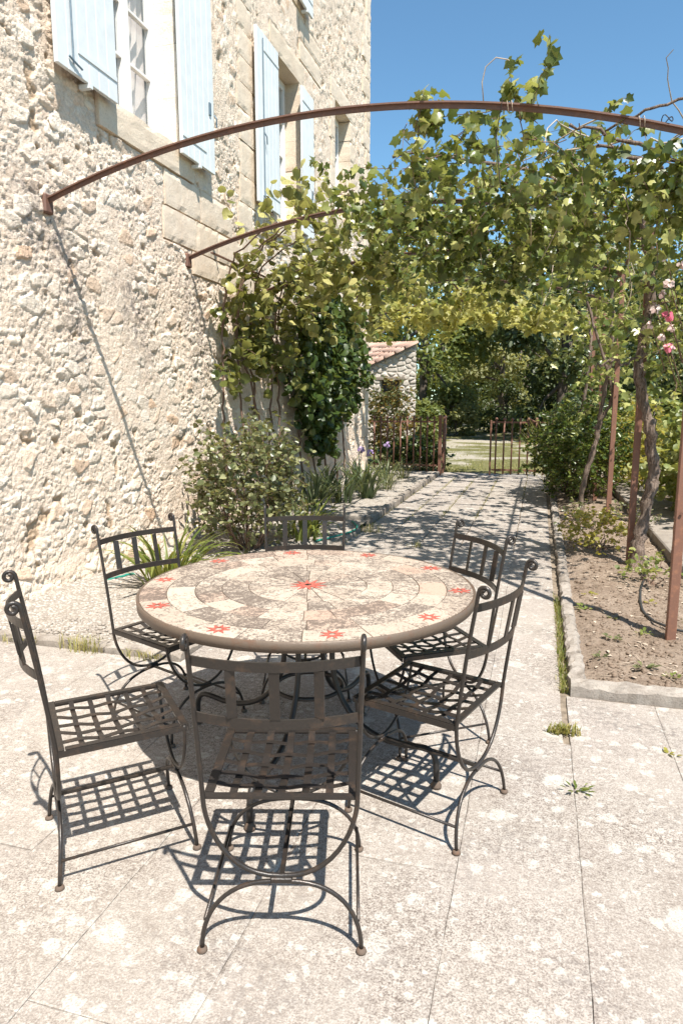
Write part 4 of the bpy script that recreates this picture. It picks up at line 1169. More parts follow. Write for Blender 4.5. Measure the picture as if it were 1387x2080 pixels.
    for j5, y in enumerate(ys5):
        xx = np.linspace(-0.190, 0.190, 29)
        local(MB().tube([(x, y, zs_ - 0.001 + sag(x, y) - 0.0032 * math.cos(math.pi * (x / 0.0665 + j5))) for x in xx], 0, flat=(0.0165, 0.0028), up=(0, 0, 1)), 'seat_strap', IR, c)
    return c
CH = [((-0.686, 1.783), (-0.266, 0.964), 'front iron chair with its back to the viewer and brown woven strap seat'),
      ((-1.365, 1.907), (0.728, 0.685), 'leftmost iron chair turned side on with its pale sunlit strap seat'),
      ((-0.351, 2.404), (-0.951, 0.309), 'nearer of the two iron chairs at the right of the mosaic table'),
      ((-0.465, 2.986), (-0.820, -0.573), 'farther of the two iron chairs at the right of the mosaic table'),
      ((-1.628, 2.79), (0.931, -0.366), 'iron chair at the left of the table in front of the strap leaved plant'),
      ((-1.157, 3.308), (0.322, -0.947), 'iron chair on the far side of the table with only its back showing')]
chair0 = make_chair()
for k, ((x, y), (dx, dy), lab) in enumerate(CH):
    rz = math.atan2(dy, dx) - math.pi / 2
    if k == 0: continue
    cc_ = copy_thing(chair0, (x, y, 0.002), rz, lab)
    if k == 1: cc_.scale = (0.93, 1, 1)
(x, y), (dx, dy), lab = CH[0]
chair0.location = (x, y, 0.002); chair0.rotation_euler = (0, 0, math.atan2(dy, dx) - math.pi / 2); chair0['label'] = lab

# ================================================================== VEGETATION
def arch_zv(x): return 3.0 + 0.375 * (1 - ((x + 1.36) / 2.22) ** 2)

# ------------------------------------------------------------------ grape vine over the near right half of the pergola
vine = thing('grape_vine', 'old grape vine with a twisted trunk covering the near right of the pergola', 'vine', (0.86, 6.5, 0))
def trunk_pts(keys, n=40, wob=0.012, seed=3):
    rs = np.random.default_rng(seed); K = np.array(keys, float)
    t = np.linspace(0, len(K) - 1, n); i = np.clip(t.astype(int), 0, len(K) - 2); f = (t - i)[:, None]
    p0 = K[np.clip(i - 1, 0, len(K) - 1)]; p1 = K[i]; p2 = K[i + 1]; p3 = K[np.clip(i + 2, 0, len(K) - 1)]
    P = 0.5 * (2 * p1 + (p2 - p0) * f + (2 * p0 - 5 * p1 + 4 * p2 - p3) * f ** 2 + (3 * p1 - p0 - 3 * p2 + p3) * f ** 3)
    return P + rs.normal(size=P.shape) * wob
def knobbly(P, r0, r1, seed=1, amp=0.25):
    rs = np.random.default_rng(seed); n = len(P)
    return [(r0 + (r1 - r0) * i / (n - 1)) * (1 + amp * (rs.random() - 0.5) * 2) for i in range(n)]
P = trunk_pts([(0.90, 6.46, -0.02), (0.90, 6.5, 0.25), (0.95, 6.55, 0.6), (0.98, 6.55, 0.95), (0.94, 6.5, 1.3), (0.84, 6.5, 1.6), (0.80, 6.52, 1.9), (0.86, 6.58, 2.3), (0.84, 6.5, 2.7), (0.72, 6.4, 3.05)], 60, 0.008, 4)
rr = knobbly(P, 0.048, 0.03, 4, 0.3); rr[0] = 0.105; rr[1] = 0.09; rr[2] = 0.07; rr[3] = 0.06
MB().tube(P, rr, 10).obj('trunk', M['bark'], vine, True)
Q = P + np.stack([0.035 * np.cos(np.arange(60) * 0.35), 0.035 * np.sin(np.arange(60) * 0.35), np.zeros(60)], -1)
MB().tube(Q[:44], knobbly(Q[:44], 0.032, 0.016, 9, 0.4), 8).obj('trunk', M['bark'], vine, True)
for ph in (2.1, 4.2):
    Q = P + np.stack([0.038 * np.cos(np.arange(60) * 0.22 + ph), 0.038 * np.sin(np.arange(60) * 0.22 + ph), np.zeros(60)], -1) + np.random.default_rng(int(ph * 10)).normal(size=(60, 3)) * 0.006
    MB().tube(Q[:50], knobbly(Q[:50], 0.017, 0.008, 9, 0.5), 6).obj('trunk', M['bark'], vine, True)
for keys, r in (([(0.80, 6.52, 1.9), (0.68, 6.4, 1.84), (0.55, 6.2, 1.86), (0.42, 6.1, 1.8)], 0.014), ([(0.86, 6.58, 2.3), (1.05, 6.5, 2.42), (1.25, 6.4, 2.45)], 0.02),
                ([(0.84, 6.5, 2.7), (0.95, 6.3, 2.9), (1.0, 6.0, 2.98), (0.9, 5.6, 3.05)], 0.024), ([(0.84, 6.5, 2.7), (0.5, 6.3, 3.1), (0.0, 6.0, 3.28), (-0.7, 5.7, 3.4), (-1.2, 5.5, 3.4)], 0.022),
                ([(0.72, 6.4, 3.05), (0.75, 5.6, 3.15), (0.55, 5.0, 3.05), (0.2, 4.75, 3.1)], 0.018), ([(0.9, 5.6, 3.05), (0.85, 5.1, 3.0), (0.5, 4.8, 3.08), (0.1, 4.7, 3.2)], 0.018),
                ([(0.72, 6.4, 3.05), (0.3, 7.2, 3.25), (-0.4, 7.9, 3.36), (-1.1, 8.3, 3.36)], 0.02)):
    PP = trunk_pts(keys, 22, 0.012, int(r * 5000)); MB().tube(PP, knobbly(PP, r, r * 0.5, 3), 6).obj('branch', M['bark'], vine, True)
def canopy_starts(n, x0, x1, y0, y1, dz0, dz1, test=None):
    out = []
    while len(out) < n:
        x, y = RNG.uniform(x0, x1), RNG.uniform(y0, y1)
        if test is not None and not test(x, y): continue
        out.append((x, y, arch_zv(x) + RNG.uniform(dz0, dz1)))
    return np.array(out)
def grow(root, starts, L0, L1, droop, wob, per, off, size, mat, tmpl, n_obj, upw=0.8, rw=0.8, hang=0.5, rb=(0, 1), dirs=None, stem='twig', sr=0.0035, out=None, step=0.075, flat=0.35):
    n = len(starts)
    if dirs is None:
        dirs = rvec(n); dirs[:, 2] *= flat
    sh = shoots(starts, norm(np.asarray(dirs, float)), RNG.uniform(L0, L1, n), step, droop, wob)
    pos, nr, dr, sz = leaves_on(sh, per, off, size, upw=upw, rw=rw, hang=hang, out=out)
    rn = np.clip(RNG.normal((rb[0] + rb[1]) / 2, (rb[1] - rb[0]) / 2.6, len(pos)), 0, 1)
    if stem: stems_obj('shoots', sh, sr, M[stem], root)
    return pos, nr, dr, sz, rn
def cat(*ls): return tuple(np.concatenate([l[i] for l in ls]) for i in range(5))
def near_edge(x, y):                                            # open sky to the left of the first bay
    return x > -0.68 - 0.50 * (y - 4.5) + 0.25 * math.sin(y * 5)
L1_ = grow(vine, canopy_starts(175, -2.0, 1.0, 4.75, 7.3, -0.14, 0.03, lambda x, y: near_edge(x, y) and (x < 0.3 or y < 6.3)), 0.4, 0.9, 0.13, 0.3, 2, 0.05, 0.080, M['grape'], GRAPE_T, 0, upw=0.5, rw=0.9)
L2_ = grow(vine, canopy_starts(92, -1.6, 0.3, 6.1, 8.0, -0.15, 0.0), 0.45, 0.85, 0.28, 0.25, 2, 0.06, 0.088, M['grape'], GRAPE_T, 0, rb=(-0.2, 0.8))
st = np.stack([RNG.uniform(0.5, 1.1, 24), RNG.uniform(5.9, 8.6, 24), RNG.uniform(2.1, 3.0, 24)], -1)
L3_ = grow(vine, st, 0.4, 0.9, 0.18, 0.3, 2, 0.06, 0.09, M['grape'], GRAPE_T, 0, rb=(0.2, 1.2))
st = np.array([(-0.85, 4.62, 3.3), (-0.80, 4.6, 3.32), (-0.72, 4.62, 3.34), (-0.78, 4.66, 3.3), (-0.82, 4.58, 3.28), (-0.2, 4.66, 3.33), (-0.17, 4.7, 3.33), (-0.19, 4.62, 3.3)])
up_d = np.stack([RNG.normal(0.1, 0.2, len(st)), RNG.normal(-0.1, 0.15, len(st)), np.ones(len(st))], -1)
st[:, 2] -= 0.08
L4_ = grow(vine, st, 0.2, 0.27, -0.02, 0.16, 3, 0.05, 0.08, M['grape'], GRAPE_T, 0, rb=(0.3, 1.1), dirs=up_d)
st = np.array([(-0.9, 4.62, 3.28), (-0.8, 4.6, 3.28), (-0.7, 4.7, 3.26), (-0.55, 4.7, 3.2), (-0.2, 4.7, 3.25), (0.15, 4.7, 3.2), (0.5, 4.7, 3.15), (0.75, 4.75, 3.1)])
L5_ = grow(vine, st, 0.2, 0.42, 0.5, 0.2, 2, 0.04, 0.085, M['grape'], GRAPE_T, 0, rb=(-0.1, 0.8))
L6_ = grow(vine, canopy_starts(42, 0.1, 1.05, 4.75, 6.0, -0.2, 0.0), 0.3, 0.7, 0.1, 0.3, 2, 0.05, 0.08, M['grape'], GRAPE_T, 0, upw=0.5, rw=0.9)
LV = cat(L1_, L2_, L3_, L4_, L5_, L6_)
leaf_cloud(vine, GRAPE_T, LV[0], LV[1], LV[2], LV[3], LV[4], M['grape'], 300)
# bare canes tangled on the wires
cs = shoots(np.stack([RNG.uniform(0.0, 1.0, 26), RNG.uniform(4.7, 8.5, 26), RNG.uniform(3.0, 3.3, 26)], -1), norm(rvec(26) * np.array([1, 1, 0.3])), RNG.uniform(0.4, 1.1, 26), 0.08, 0.02, 0.25)
stems_obj('dry_cane', cs, 0.006, M['cane'], vine, 5)
tn = MB().tube([(-0.42, 4.6, 3.35), (-0.43, 4.58, 3.45), (-0.41, 4.57, 3.53), (-0.35, 4.56, 3.57), (-0.28, 4.56, 3.55), (-0.25, 4.57, 3.53)], 0.0035, 5).obj('tendril', M['cane'], vine, True)
MB().tube(trunk_pts([(0.30, 4.75, 3.15), (0.48, 4.62, 3.19), (0.66, 4.6, 3.22), (0.95, 4.6, 3.27)], 14, 0.006, 8), 0.009, 6).obj('branch', M['bark'], vine, True)

# ------------------------------------------------------------------ second vine trunk farther along
vine2 = thing('grape_vine', 'slender leaning vine trunk with leaves beyond the thick twisted one', 'vine', (0.55, 8.9, 0))
P = trunk_pts([(0.56, 8.9, -0.02), (0.54, 8.9, 0.3), (0.58, 8.9, 0.65), (0.66, 8.9, 1.0), (0.70, 8.9, 1.25), (0.72, 8.85, 1.6), (0.78, 8.8, 2.0), (0.76, 8.8, 2.5), (0.72, 8.8, 3.0)], 50, 0.006, 6)
MB().tube(P, knobbly(P, 0.036, 0.02, 2, 0.2), 8).obj('trunk', M['bark'], vine2, True)
P = trunk_pts([(0.66, 8.9, 1.2), (0.75, 8.88, 1.38), (0.82, 8.85, 1.55), (0.80, 8.8, 1.75), (0.6, 8.75, 2.3), (0.42, 8.8, 2.9)], 26, 0.006, 7)
MB().tube(P, knobbly(P, 0.028, 0.014, 5, 0.2), 7).obj('branch', M['bark'], vine2, True)
st = np.stack([RNG.uniform(0.35, 1.0, 30), RNG.uniform(8.4, 11.6, 30), RNG.uniform(1.4, 3.1, 30)], -1)
A1 = grow(vine2, st, 0.4, 0.9, 0.18, 0.3, 2, 0.07, 0.10, M['grape'], GRAPE_T, 0, rb=(0.2, 1.2))
A2 = grow(vine2, canopy_starts(50, -2.6, 0.8, 8.2, 10.8, -0.1, 0.14), 0.4, 0.9, 0.1, 0.3, 1, 0.05, 0.11, M['grape'], GRAPE_T, 0, rb=(0.0, 0.9))
LV = cat(A1, A2); leaf_cloud(vine2, GRAPE_T, LV[0], LV[1], LV[2], LV[3], LV[4], M['grape'], 120)

# ------------------------------------------------------------------ round-leaved climber from the house wall
kiwi = thing('round_leaved_climber', 'pale climber with round leaves rising from the house wall onto the pergola', 'climber', (-3.45, 7.6, 0))
for k, (y0, y1, xo) in enumerate(((7.25, 7.15, 0.09), (7.75, 7.5, 0.10), (8.2, 7.9, 0.08), (8.55, 8.6, 0.12), (9.0, 8.8, 0.09), (8.35, 7.4, 0.13))):
    P = trunk_pts([(WX + xo, y0, 0.05), (WX + xo + 0.03, y0 - 0.08, 0.9), (WX + xo + 0.02, (y0 + y1) / 2, 1.7), (WX + xo + 0.06, y1, 2.4), (WX + xo + 0.25, y1 - 0.1, 3.05), (WX + 0.9, y1 - 0.3, 3.35)], 40, 0.01, 20 + k)
    MB().tube(P, knobbly(P, 0.016, 0.008, k, 0.2), 6).obj('stem', M['twig'], kiwi, True)
st = np.stack([RNG.uniform(-3.3, -1.6, 62), RNG.uniform(6.95, 9.3, 62), np.zeros(62)], -1)
st[:, 0] += 0.0; st[:, 2] = arch_zv(st[:, 0]) + RNG.uniform(-0.45, 0.05, 62)
K1_ = grow(kiwi, st, 0.4, 0.8, 0.16, 0.28, 2, 0.07, 0.12, M['kiwi'], ROUND_T, 0, rb=(0.1, 1.0))
st = np.stack([RNG.uniform(-3.2, -1.9, 30), RNG.uniform(6.85, 8.2, 30), np.zeros(30)], -1); st[:, 2] = arch_zv(st[:, 0]) + 0.05
ud = np.stack([RNG.normal(0, 0.35, 30), RNG.normal(0, 0.3, 30), np.ones(30)], -1)
K2_ = grow(kiwi, st, 0.3, 0.75, -0.01, 0.14, 1, 0.05, 0.105, M['kiwi'], ROUND_T, 0, rb=(0.4, 1.2), dirs=ud)
st = np.stack([RNG.uniform(WX + 0.12, WX + 0.4, 52), RNG.uniform(7.0, 9.1, 52), RNG.uniform(1.9, 3.0, 52)], -1)
K3_ = grow(kiwi, st, 0.3, 0.7, 0.25, 0.25, 2, 0.06, 0.115, M['kiwi'], ROUND_T, 0, rb=(-0.2, 0.6), upw=0.5)
st = np.stack([RNG.uniform(WX + 0.08, WX + 0.2, 10), RNG.uniform(7.6, 8.7, 10), RNG.uniform(0.9, 1.7, 10)], -1)
K4_ = grow(kiwi, st, 0.1, 0.25, 0.1, 0.25, 1, 0.05, 0.09, M['kiwi'], ROUND_T, 0, rb=(0.2, 0.9))
LV = cat(K1_, K2_, K3_, K4_); leaf_cloud(kiwi, ROUND_T, LV[0], LV[1], LV[2], LV[3], LV[4], M['kiwi'], 300)

# ------------------------------------------------------------------ dark climber hanging on the shaded wall
ivy = thing('dark_climber', 'dense dark green climber hanging down the shaded house wall', 'climber', (-3.4, 10.5, 0))
n = 560
yy = RNG.uniform(9.2, 12.0, n); zz = RNG.uniform(0.75, 3.2, n)
lo = 0.72 + 0.75 * np.abs(yy - 10.45) ** 1.1; okm = zz > lo
yy, zz = yy[okm], zz[okm]; n = len(yy)
st = np.stack([WX + 0.1 + 0.42 * RNG.random(n) * sst(0.5, 2.4, zz), yy, zz], -1)
dd = np.stack([RNG.uniform(0.1, 1, n), RNG.normal(0, 0.6, n), RNG.normal(-0.3, 0.4, n)], -1)
LV = grow(ivy, st, 0.25, 0.5, 0.25, 0.25, 2, 0.06, 0.115, M['ivy'], ROUND_T, 0, rb=(-0.1, 0.9), upw=0.45, out=np.array([0.5, -0.25, 0]), dirs=dd, hang=1.0, stem=None)
leaf_cloud(ivy, ROUND_T, *LV, M['ivy'], 160)
for k in range(5):
    y0 = 9.6 + 0.6 * k
    P = trunk_pts([(WX + 0.09, y0 + 0.4, 0.05), (WX + 0.1, y0 + 0.2, 0.8), (WX + 0.14, y0, 1.8), (WX + 0.3, y0 - 0.1, 3.0)], 24, 0.012, 60 + k)
    MB().tube(P, knobbly(P, 0.018, 0.01, k), 6).obj('stem', M['twig'], ivy, True)

# ------------------------------------------------------------------ vine over the far bays, sun glow put into its leaf colour
sunlit_vine = thing('sunlit_far_vine', 'vine hanging over the far end of the pergola with sun glow put into its leaf colour', 'vine', (-1.0, 13.2, 2.9))
B1 = grow(sunlit_vine, canopy_starts(72, -3.3, 0.9, 11.2, 14.3, -0.1, 0.12), 0.4, 0.8, 0.1, 0.3, 2, 0.08, 0.14, M['sunlit_vine'], GRAPE_T, 0)
st = np.stack([RNG.uniform(-3.3, 0.7, 80), RNG.uniform(12.6, 14.2, 80), np.zeros(80)], -1); st[:, 2] = arch_zv(st[:, 0]) - RNG.uniform(0.0, 0.2, 80)
B2 = grow(sunlit_vine, st, 0.25, 0.5, 0.35, 0.25, 2, 0.08, 0.14, M['sunlit_vine'], GRAPE_T, 0, rb=(0.2, 1.0))
LV = cat(B1, B2); leaf_cloud(sunlit_vine, GRAPE_T, *LV, M['sunlit_vine'], 60)
P = trunk_pts([(0.66, 11.6, -0.02), (0.62, 11.6, 0.8), (0.66, 11.5, 1.6), (0.7, 11.4, 2.4), (0.62, 11.6, 2.95)], 30, 0.008, 31); MB().tube(P, knobbly(P, 0.034, 0.02, 3), 8).obj('trunk', M['bark'], sunlit_vine, True)

# ------------------------------------------------------------------ shrubs
def shrub(name, label, cat_, c, rad, n_sh, L, mat, tmpl, size, per, n_obj, stem='twig', lean=(0, 0, 0), rb=(0, 1), droop=0.03, spread=0.9, z0=0.02, upw=0.7, sr=0.005, step=0.06, fill=0, group=None, n_stem=12):
    t = thing(name, label, cat_, c, group)
    c = np.array(c, float); rad = np.array(rad, float)
    # ground stems
    for k in range(n_stem):
        a = RNG.random() * 6.28; r = RNG.random() ** 0.5
        e = c + np.array([math.cos(a) * rad[0] * r * 0.7, math.sin(a) * rad[1] * r * 0.7, rad[2] * RNG.uniform(0.6, 1.2)])
        s = c + np.array([math.cos(a) * rad[0] * 0.15, math.sin(a) * rad[1] * 0.15, min(z0, 0.02) - 0.03])
        m = (s + e) / 2 + np.array([math.cos(a) * rad[0] * 0.12, math.sin(a) * rad[1] * 0.12, 0])
        P = trunk_pts([s, m, e], 10, 0.008, k + 70); MB().tube(P, [sr * 1.6 * (1 - 0.6 * i / 9) for i in range(10)], 5).obj('stem', M[stem], t, True)
    # leafy shoots filling the volume towards its skin
    u = rvec(n_sh); u[:, 2] = u[:, 2] * 0.9 + 0.05
    rr = (0.35 + 0.6 * RNG.random(n_sh) ** 0.6)[:, None]
    lump = 1 + 0.22 * np.sin(u[:, 0:1] * 7 + 1.3) * np.cos(u[:, 1:2] * 6) + 0.12 * RNG.normal(size=(n_sh, 1))
    st = c + np.array([0, 0, z0 + rad[2]]) + u * rad * rr * lump
    st[:, 2] = np.maximum(st[:, 2], z0 + 0.03)
    dirs = u * 1.0 + rvec(n_sh) * spread + np.array([0, 0, 0.45])
    LV = list(grow(t, st, L[0], L[1], droop, 0.25, per, size * 0.6, size, M[mat], tmpl, 0, upw=upw, rw=0.85, hang=-0.15, rb=rb, dirs=dirs, stem=stem, sr=sr * 0.5, step=step, out=np.repeat(u, 1, 0).mean(0)))
    LV[0][:, 2] = np.maximum(LV[0][:, 2], z0 + 0.01)
    leaf_cloud(t, tmpl, *LV, M[mat], n_obj)
    return t
shrub('grey_leaved_shrub', 'rounded grey green shrub with reddish stems against the house wall', 'shrub', (-2.82, 6.35, 0.02), (0.50, 0.70, 0.62), 620, (0.10, 0.30), 'grey', BROAD_T, 0.066, 2, 300, rb=(0, 1), n_stem=26, sr=0.006)
shrub('glossy_bush', 'dense dark glossy bush at the right edge of the path', 'bush', (0.62, 11.4, 0.0), (0.66, 1.5, 0.74), 800, (0.15, 0.35), 'glossy', OVAL_T, 0.075, 3, 120, rb=(-0.1, 0.9), step=0.05)
shrub('yellow_shrub', 'low yellow green shrub on the soil between the vine trunks', 'shrub', (0.60, 7.25, 0.03), (0.30, 0.34, 0.16), 80, (0.08, 0.2), 'yellow', BROAD_T, 0.052, 3, 150, rb=(0, 1.0), n_stem=8)
shrub('small_bushy_plant', 'small bright plant growing beside the near pergola post', 'plant', (0.90, 5.85, 0.03), (0.17, 0.2, 0.10), 30, (0.06, 0.14), 'hedge', BROAD_T, 0.05, 2, 60, n_stem=5)
shrub('small_bushy_plant', 'small pale green plant behind the thick vine trunk', 'plant', (1.05, 8.3, 0.03), (0.26, 0.4, 0.14), 46, (0.08, 0.18), 'grey', OVAL_T, 0.05, 2, 20, n_stem=5)
shrub('small_bushy_plant', 'small blue green plant at the foot of the slender vine', 'plant', (0.50, 8.55, 0.03), (0.2, 0.25, 0.12), 36, (0.08, 0.18), 'grey', OVAL_T, 0.05, 2, 20, n_stem=5)
shrub('broad_leaved_hedge', 'tall hedge of broad light green leaves behind the pale ledge', 'hedge', (2.35, 9.3, 0.0), (0.75, 2.2, 0.72), 700, (0.25, 0.5), 'hedge', ROUND_T, 0.105, 2, 300, rb=(0, 1), n_stem=14, step=0.07)
shrub('broad_leaved_hedge', 'lower dense hedge section seen between the two vine trunks', 'hedge', (1.55, 12.6, 0.0), (0.55, 1.8, 0.66), 420, (0.25, 0.5), 'yellow', OVAL_T, 0.085, 2, 60, rb=(-0.3, 0.7), n_stem=10)
shrub('wall_bush', 'green bush with russet leaves in front of the stone outhouse', 'bush', (-3.55, 16.6, 0.0), (0.55, 0.5, 1.0), 330, (0.2, 0.4), 'redl', OVAL_T, 0.10, 2, 20, rb=(-0.1, 0.8), n_stem=8)
shrub('fence_bush', 'leafy green bush growing through the iron fence', 'bush', (-2.75, 15.3, 0.0), (0.7, 0.4, 0.30), 150, (0.2, 0.4), 'ivy', BROAD_T, 0.12, 2, 30, rb=(0.2, 1.1), n_stem=8)
# rose
rose = shrub('rose_bush', 'tall rambling rose with pink flowers at the right edge', 'rose', (1.22, 6.2, 0.0), (0.27, 0.4, 0.62), 95, (0.2, 0.4), 'hedge', OVAL_T, 0.06, 3, 60, rb=(0.2, 1.1), n_stem=8, sr=0.006, z0=1.5)
def flower(parent, c, r, mat, n=14):
    u = rvec(n); pos = np.array(c) + u * r * 0.25
    leaf_cloud(parent, BROAD_T, pos, norm(u + np.array([0, -0.7, 0.3])), norm(u + RNG.normal(size=(n, 3)) * 0.3), np.full(n, r), RNG.random(n), M[mat], 0, 'flower')
for (x, y, z, r, mt) in ((0.91, 5.88, 2.18, 0.052, 'pink'), (0.935, 5.88, 1.94, 0.046, 'pink'), (0.903, 5.9, 2.42, 0.045, 'palep'), (0.863, 5.92, 2.35, 0.04, 'palep'), (0.83, 5.95, 2.24, 0.045, 'palep'), (0.80, 5.95, 2.12, 0.035, 'palep'), (0.95, 5.9, 2.09, 0.04, 'palep'), (0.98, 5.9, 2.55, 0.042, 'palep'), (0.86, 5.9, 2.62, 0.04, 'palep'), (0.88, 5.9, 2.02, 0.032, 'palep')):
    MB().tube([(x + 0.16, y + 0.2, z - 0.35), (x + 0.06, y + 0.08, z - 0.12), (x, y, z)], 0.004, 5).obj('flower_stalk', M['twig'], rose, True)
    flower(rose, (x, y, z), r, mt)

# ------------------------------------------------------------------ strap-leaved clumps
def blade_mesh(name, mat, L, w, curl, seed, seg=9):
    rs = np.random.default_rng(seed); V = []; F = []
    y = 0; z = 0; a = R(78) - rs.random() * 0.25
    for k in range(seg + 1):
        t = k / seg
        ww = w * (0.75 + 0.6 * t) * (1 - t ** 3.0) + 0.0008
        V += [(-ww / 2, y, z), (0, y, z - 0.18 * ww), (ww / 2, y, z)]
        a -= curl * (0.25 + 1.5 * t) / seg * (1 + 0.2 * rs.normal())
        y += L / seg * math.cos(a); z += L / seg * math.sin(a)
    for k in range(seg):
        for j in (0, 1): F.append((k * 3 + j, k * 3 + j + 1, k * 3 + 3 + j + 1, k * 3 + 3 + j))
    return raw_mesh(name, V, F, mat, True, np.full(len(F), rs.random()))
def clump(name, label, cat_, c, n, L, w, curl, mat, spread, group=None, leaf='leaf'):
    t = thing(name, label, cat_, c, group)
    var = [blade_mesh(leaf, M[mat], L * random.uniform(0.7, 1.1), w * random.uniform(0.8, 1.15), curl * random.uniform(0.5, 1.35), 900 + k + int(1000 * abs(c[0]))) for k in range(9)]
    for k in range(n):
        o = bpy.data.objects.new(leaf, random.choice(var)); COL.objects.link(o); o.parent = t
        a = random.uniform(0, 2 * math.pi); r = spread * random.random() ** 0.6
        o.location = (r * math.cos(a), r * math.sin(a), 0)
        o.rotation_euler = (random.uniform(-0.25, 0.5) , random.uniform(-0.15, 0.15), a - math.pi / 2 + random.uniform(-0.7, 0.7))
        s = random.uniform(0.75, 1.12); o.scale = (s, s, s)
    return t
ag = clump('agapanthus', 'strap leaved green clump beside the table in front of the wall', 'agapanthus', (-2.80, 4.72, 0.02), 84, 0.72, 0.030, 2.0, 'blade', 0.18)
for (a, h) in ((0.3, 0.62), (2.2, 0.42)):
    mb = MB().tube([(0.03, 0.02, 0), (0.05 + 0.05 * math.cos(a), 0.05 * math.sin(a), h * 0.6), (0.08 + 0.1 * math.cos(a), 0.08 * math.sin(a), h)], 0.004, 5)
    mb.lathe([(0.004, 0), (0.011, 0.015), (0.009, 0.035), (0.001, 0.05)], 8, (0.08 + 0.1 * math.cos(a), 0.08 * math.sin(a), h - 0.005))
    local(mb, 'flower_bud', M['grass'], ag, True)
clump('agapanthus', 'strap leaved clump at the foot of the grey green shrub', 'agapanthus', (-2.46, 6.95, 0.03), 80, 0.60, 0.026, 1.8, 'blade', 0.22)
ir_spots = [(-3.0, 9.0, 'iris'), (-2.72, 9.5, 'iris'), (-2.5, 10.1, 'iris'), (-3.1, 9.9, 'iris'), (-2.85, 10.9, 'iris'), (-2.45, 11.2, 'pale'), (-2.7, 12.2, 'iris'), (-2.5, 12.9, 'pale')]
il = ['dark iris clump nearest the raised bed corner', 'dark iris clump in the middle of the flower bed front', 'iris clump close to the raised path kerb', 'dark iris clump against the foot of the house wall', 'iris clump with a violet flower in the flower bed', 'pale leaved tuft leaning over the raised kerb', 'iris clump with violet flower near the fence', 'pale leaved tuft just before the iron fence']
for k, (x, y, ty) in enumerate(ir_spots):
    t = clump('iris' if ty == 'iris' else 'ornamental_grass', il[k], 'iris' if ty == 'iris' else 'ornamental grass', (x, y, 0.06), 48, 0.66 if ty == 'iris' else 0.55, 0.032 if ty == 'iris' else 0.014, 1.3 if ty == 'iris' else 1.9, 'irisl' if ty == 'iris' else 'grey', 0.13)
    if k in (4, 6, 2):
        local(MB().tube([(0, 0, 0), (0.03, -0.02, 0.45), (0.05, -0.04, 0.66)], 0.005, 5), 'flower_stalk', M['irisl'], t, True)
        flower(t, (x + 0.05, y - 0.04, 0.76), 0.07, 'violet', 10)
spike = thing('flower_stalks', 'bare leaning flower stalks in front of the streaked wall', 'plant', (-2.7, 8.9, 0.06))
for (dx, dz) in ((0.35, 0.75), (0.42, 0.55), (-0.25, 0.6)):
    local(MB().tube([(0, 0, 0), (dx * 0.4, 0.05, dz * 0.55), (dx, 0.1, dz)], 0.005, 5), 'stalk', M['grass'], spike, True)
broom = clump('broom', 'feathery pale green broom behind the glossy bush', 'broom', (0.35, 13.2, 0.0), 150, 1.55, 0.012, 0.5, 'grass', 0.3, leaf='stalk')

# ------------------------------------------------------------------ grass in the joints and weeds
def blades(name, label, cat_, P, L, w, mat, lean=0.6, parent=None):
    n = len(P); a = RNG.random(n) * 6.283; ln = L * (0.5 + 0.7 * RNG.random(n))
    d = np.stack([np.cos(a), np.sin(a), np.zeros(n)], -1); sd = np.stack([-np.sin(a), np.cos(a), np.zeros(n)], -1)
    k = lean * RNG.random((n, 1))
    m = P + d * ln[:, None] * k * 0.35 + np.array([0, 0, 1.0]) * ln[:, None] * 0.6
    e = P + d * ln[:, None] * k + np.array([0, 0, 1.0]) * (ln[:, None] * (1 - 0.35 * k))
    V = np.stack([P - sd * w, P + sd * w, m + sd * w * 0.8, m - sd * w * 0.8, e], 1).reshape(-1, 3)
    b = (np.arange(n) * 5)[:, None]
    F = [tuple(x) for x in (b + np.array([0, 1, 2, 3])).tolist()] + [tuple(x) for x in (b + np.array([3, 2, 4])).tolist()]
    r = np.tile(RNG.random(n), 2)
    me = raw_mesh(name, V, F, M[mat], True, r)
    o = link(name, me, parent, 'stuff')
    if label: tag(o, label, cat_)
    return o
pj = []
for xj, y0, y1, dens in ((-1.61, 8.5, 15, 300), (-1.2, 9.0, 15, 300), (-0.76, 9, 15, 260), (-0.2, 11, 15, 90), (-1.975, 5.5, 14, 260)):
    n = int(dens); yy = RNG.uniform(y0, y1, n); g = fbm(yy, yy * 0 + xj, 1.1, 3, 5) > 0.40
    pj.append(np.stack([xj + RNG.normal(0, 0.014, n), yy, np.full(n, -0.005)], -1)[g])
n = 420; yy = 3.6 + 1.9 * RNG.random(n) ** 1.2; pj.append(np.stack([0.185 + RNG.normal(0, 0.012, n), yy, np.full(n, -0.01)], -1))
blades('joint_grass', 'short grass growing in the joints of the paving', 'grass', np.concatenate(pj), 0.045, 0.0022, 'grass', 0.9)
n = 190; yy = 3.6 + 1.7 * RNG.random(n) ** 1.3; blades('slot_grass', 'tall grass blades in the slot beside the right kerb', 'grass', np.stack([0.187 + RNG.normal(0, 0.01, n), yy, np.full(n, -0.01)], -1), 0.075, 0.0024, 'blade', 0.9)
n = 5200; xx = RNG.uniform(-4.5, 2.5, n); yy = 15.1 + 12 * RNG.random(n) ** 1.8
g = fbm(xx, yy, 0.8, 3, 12) > 0.40
blades('lawn_grass', 'rough grass at the edge of the drive beyond the gate', 'grass', np.stack([xx, yy, np.zeros(n)], -1)[g], 0.09, 0.007, 'grass', 0.8)
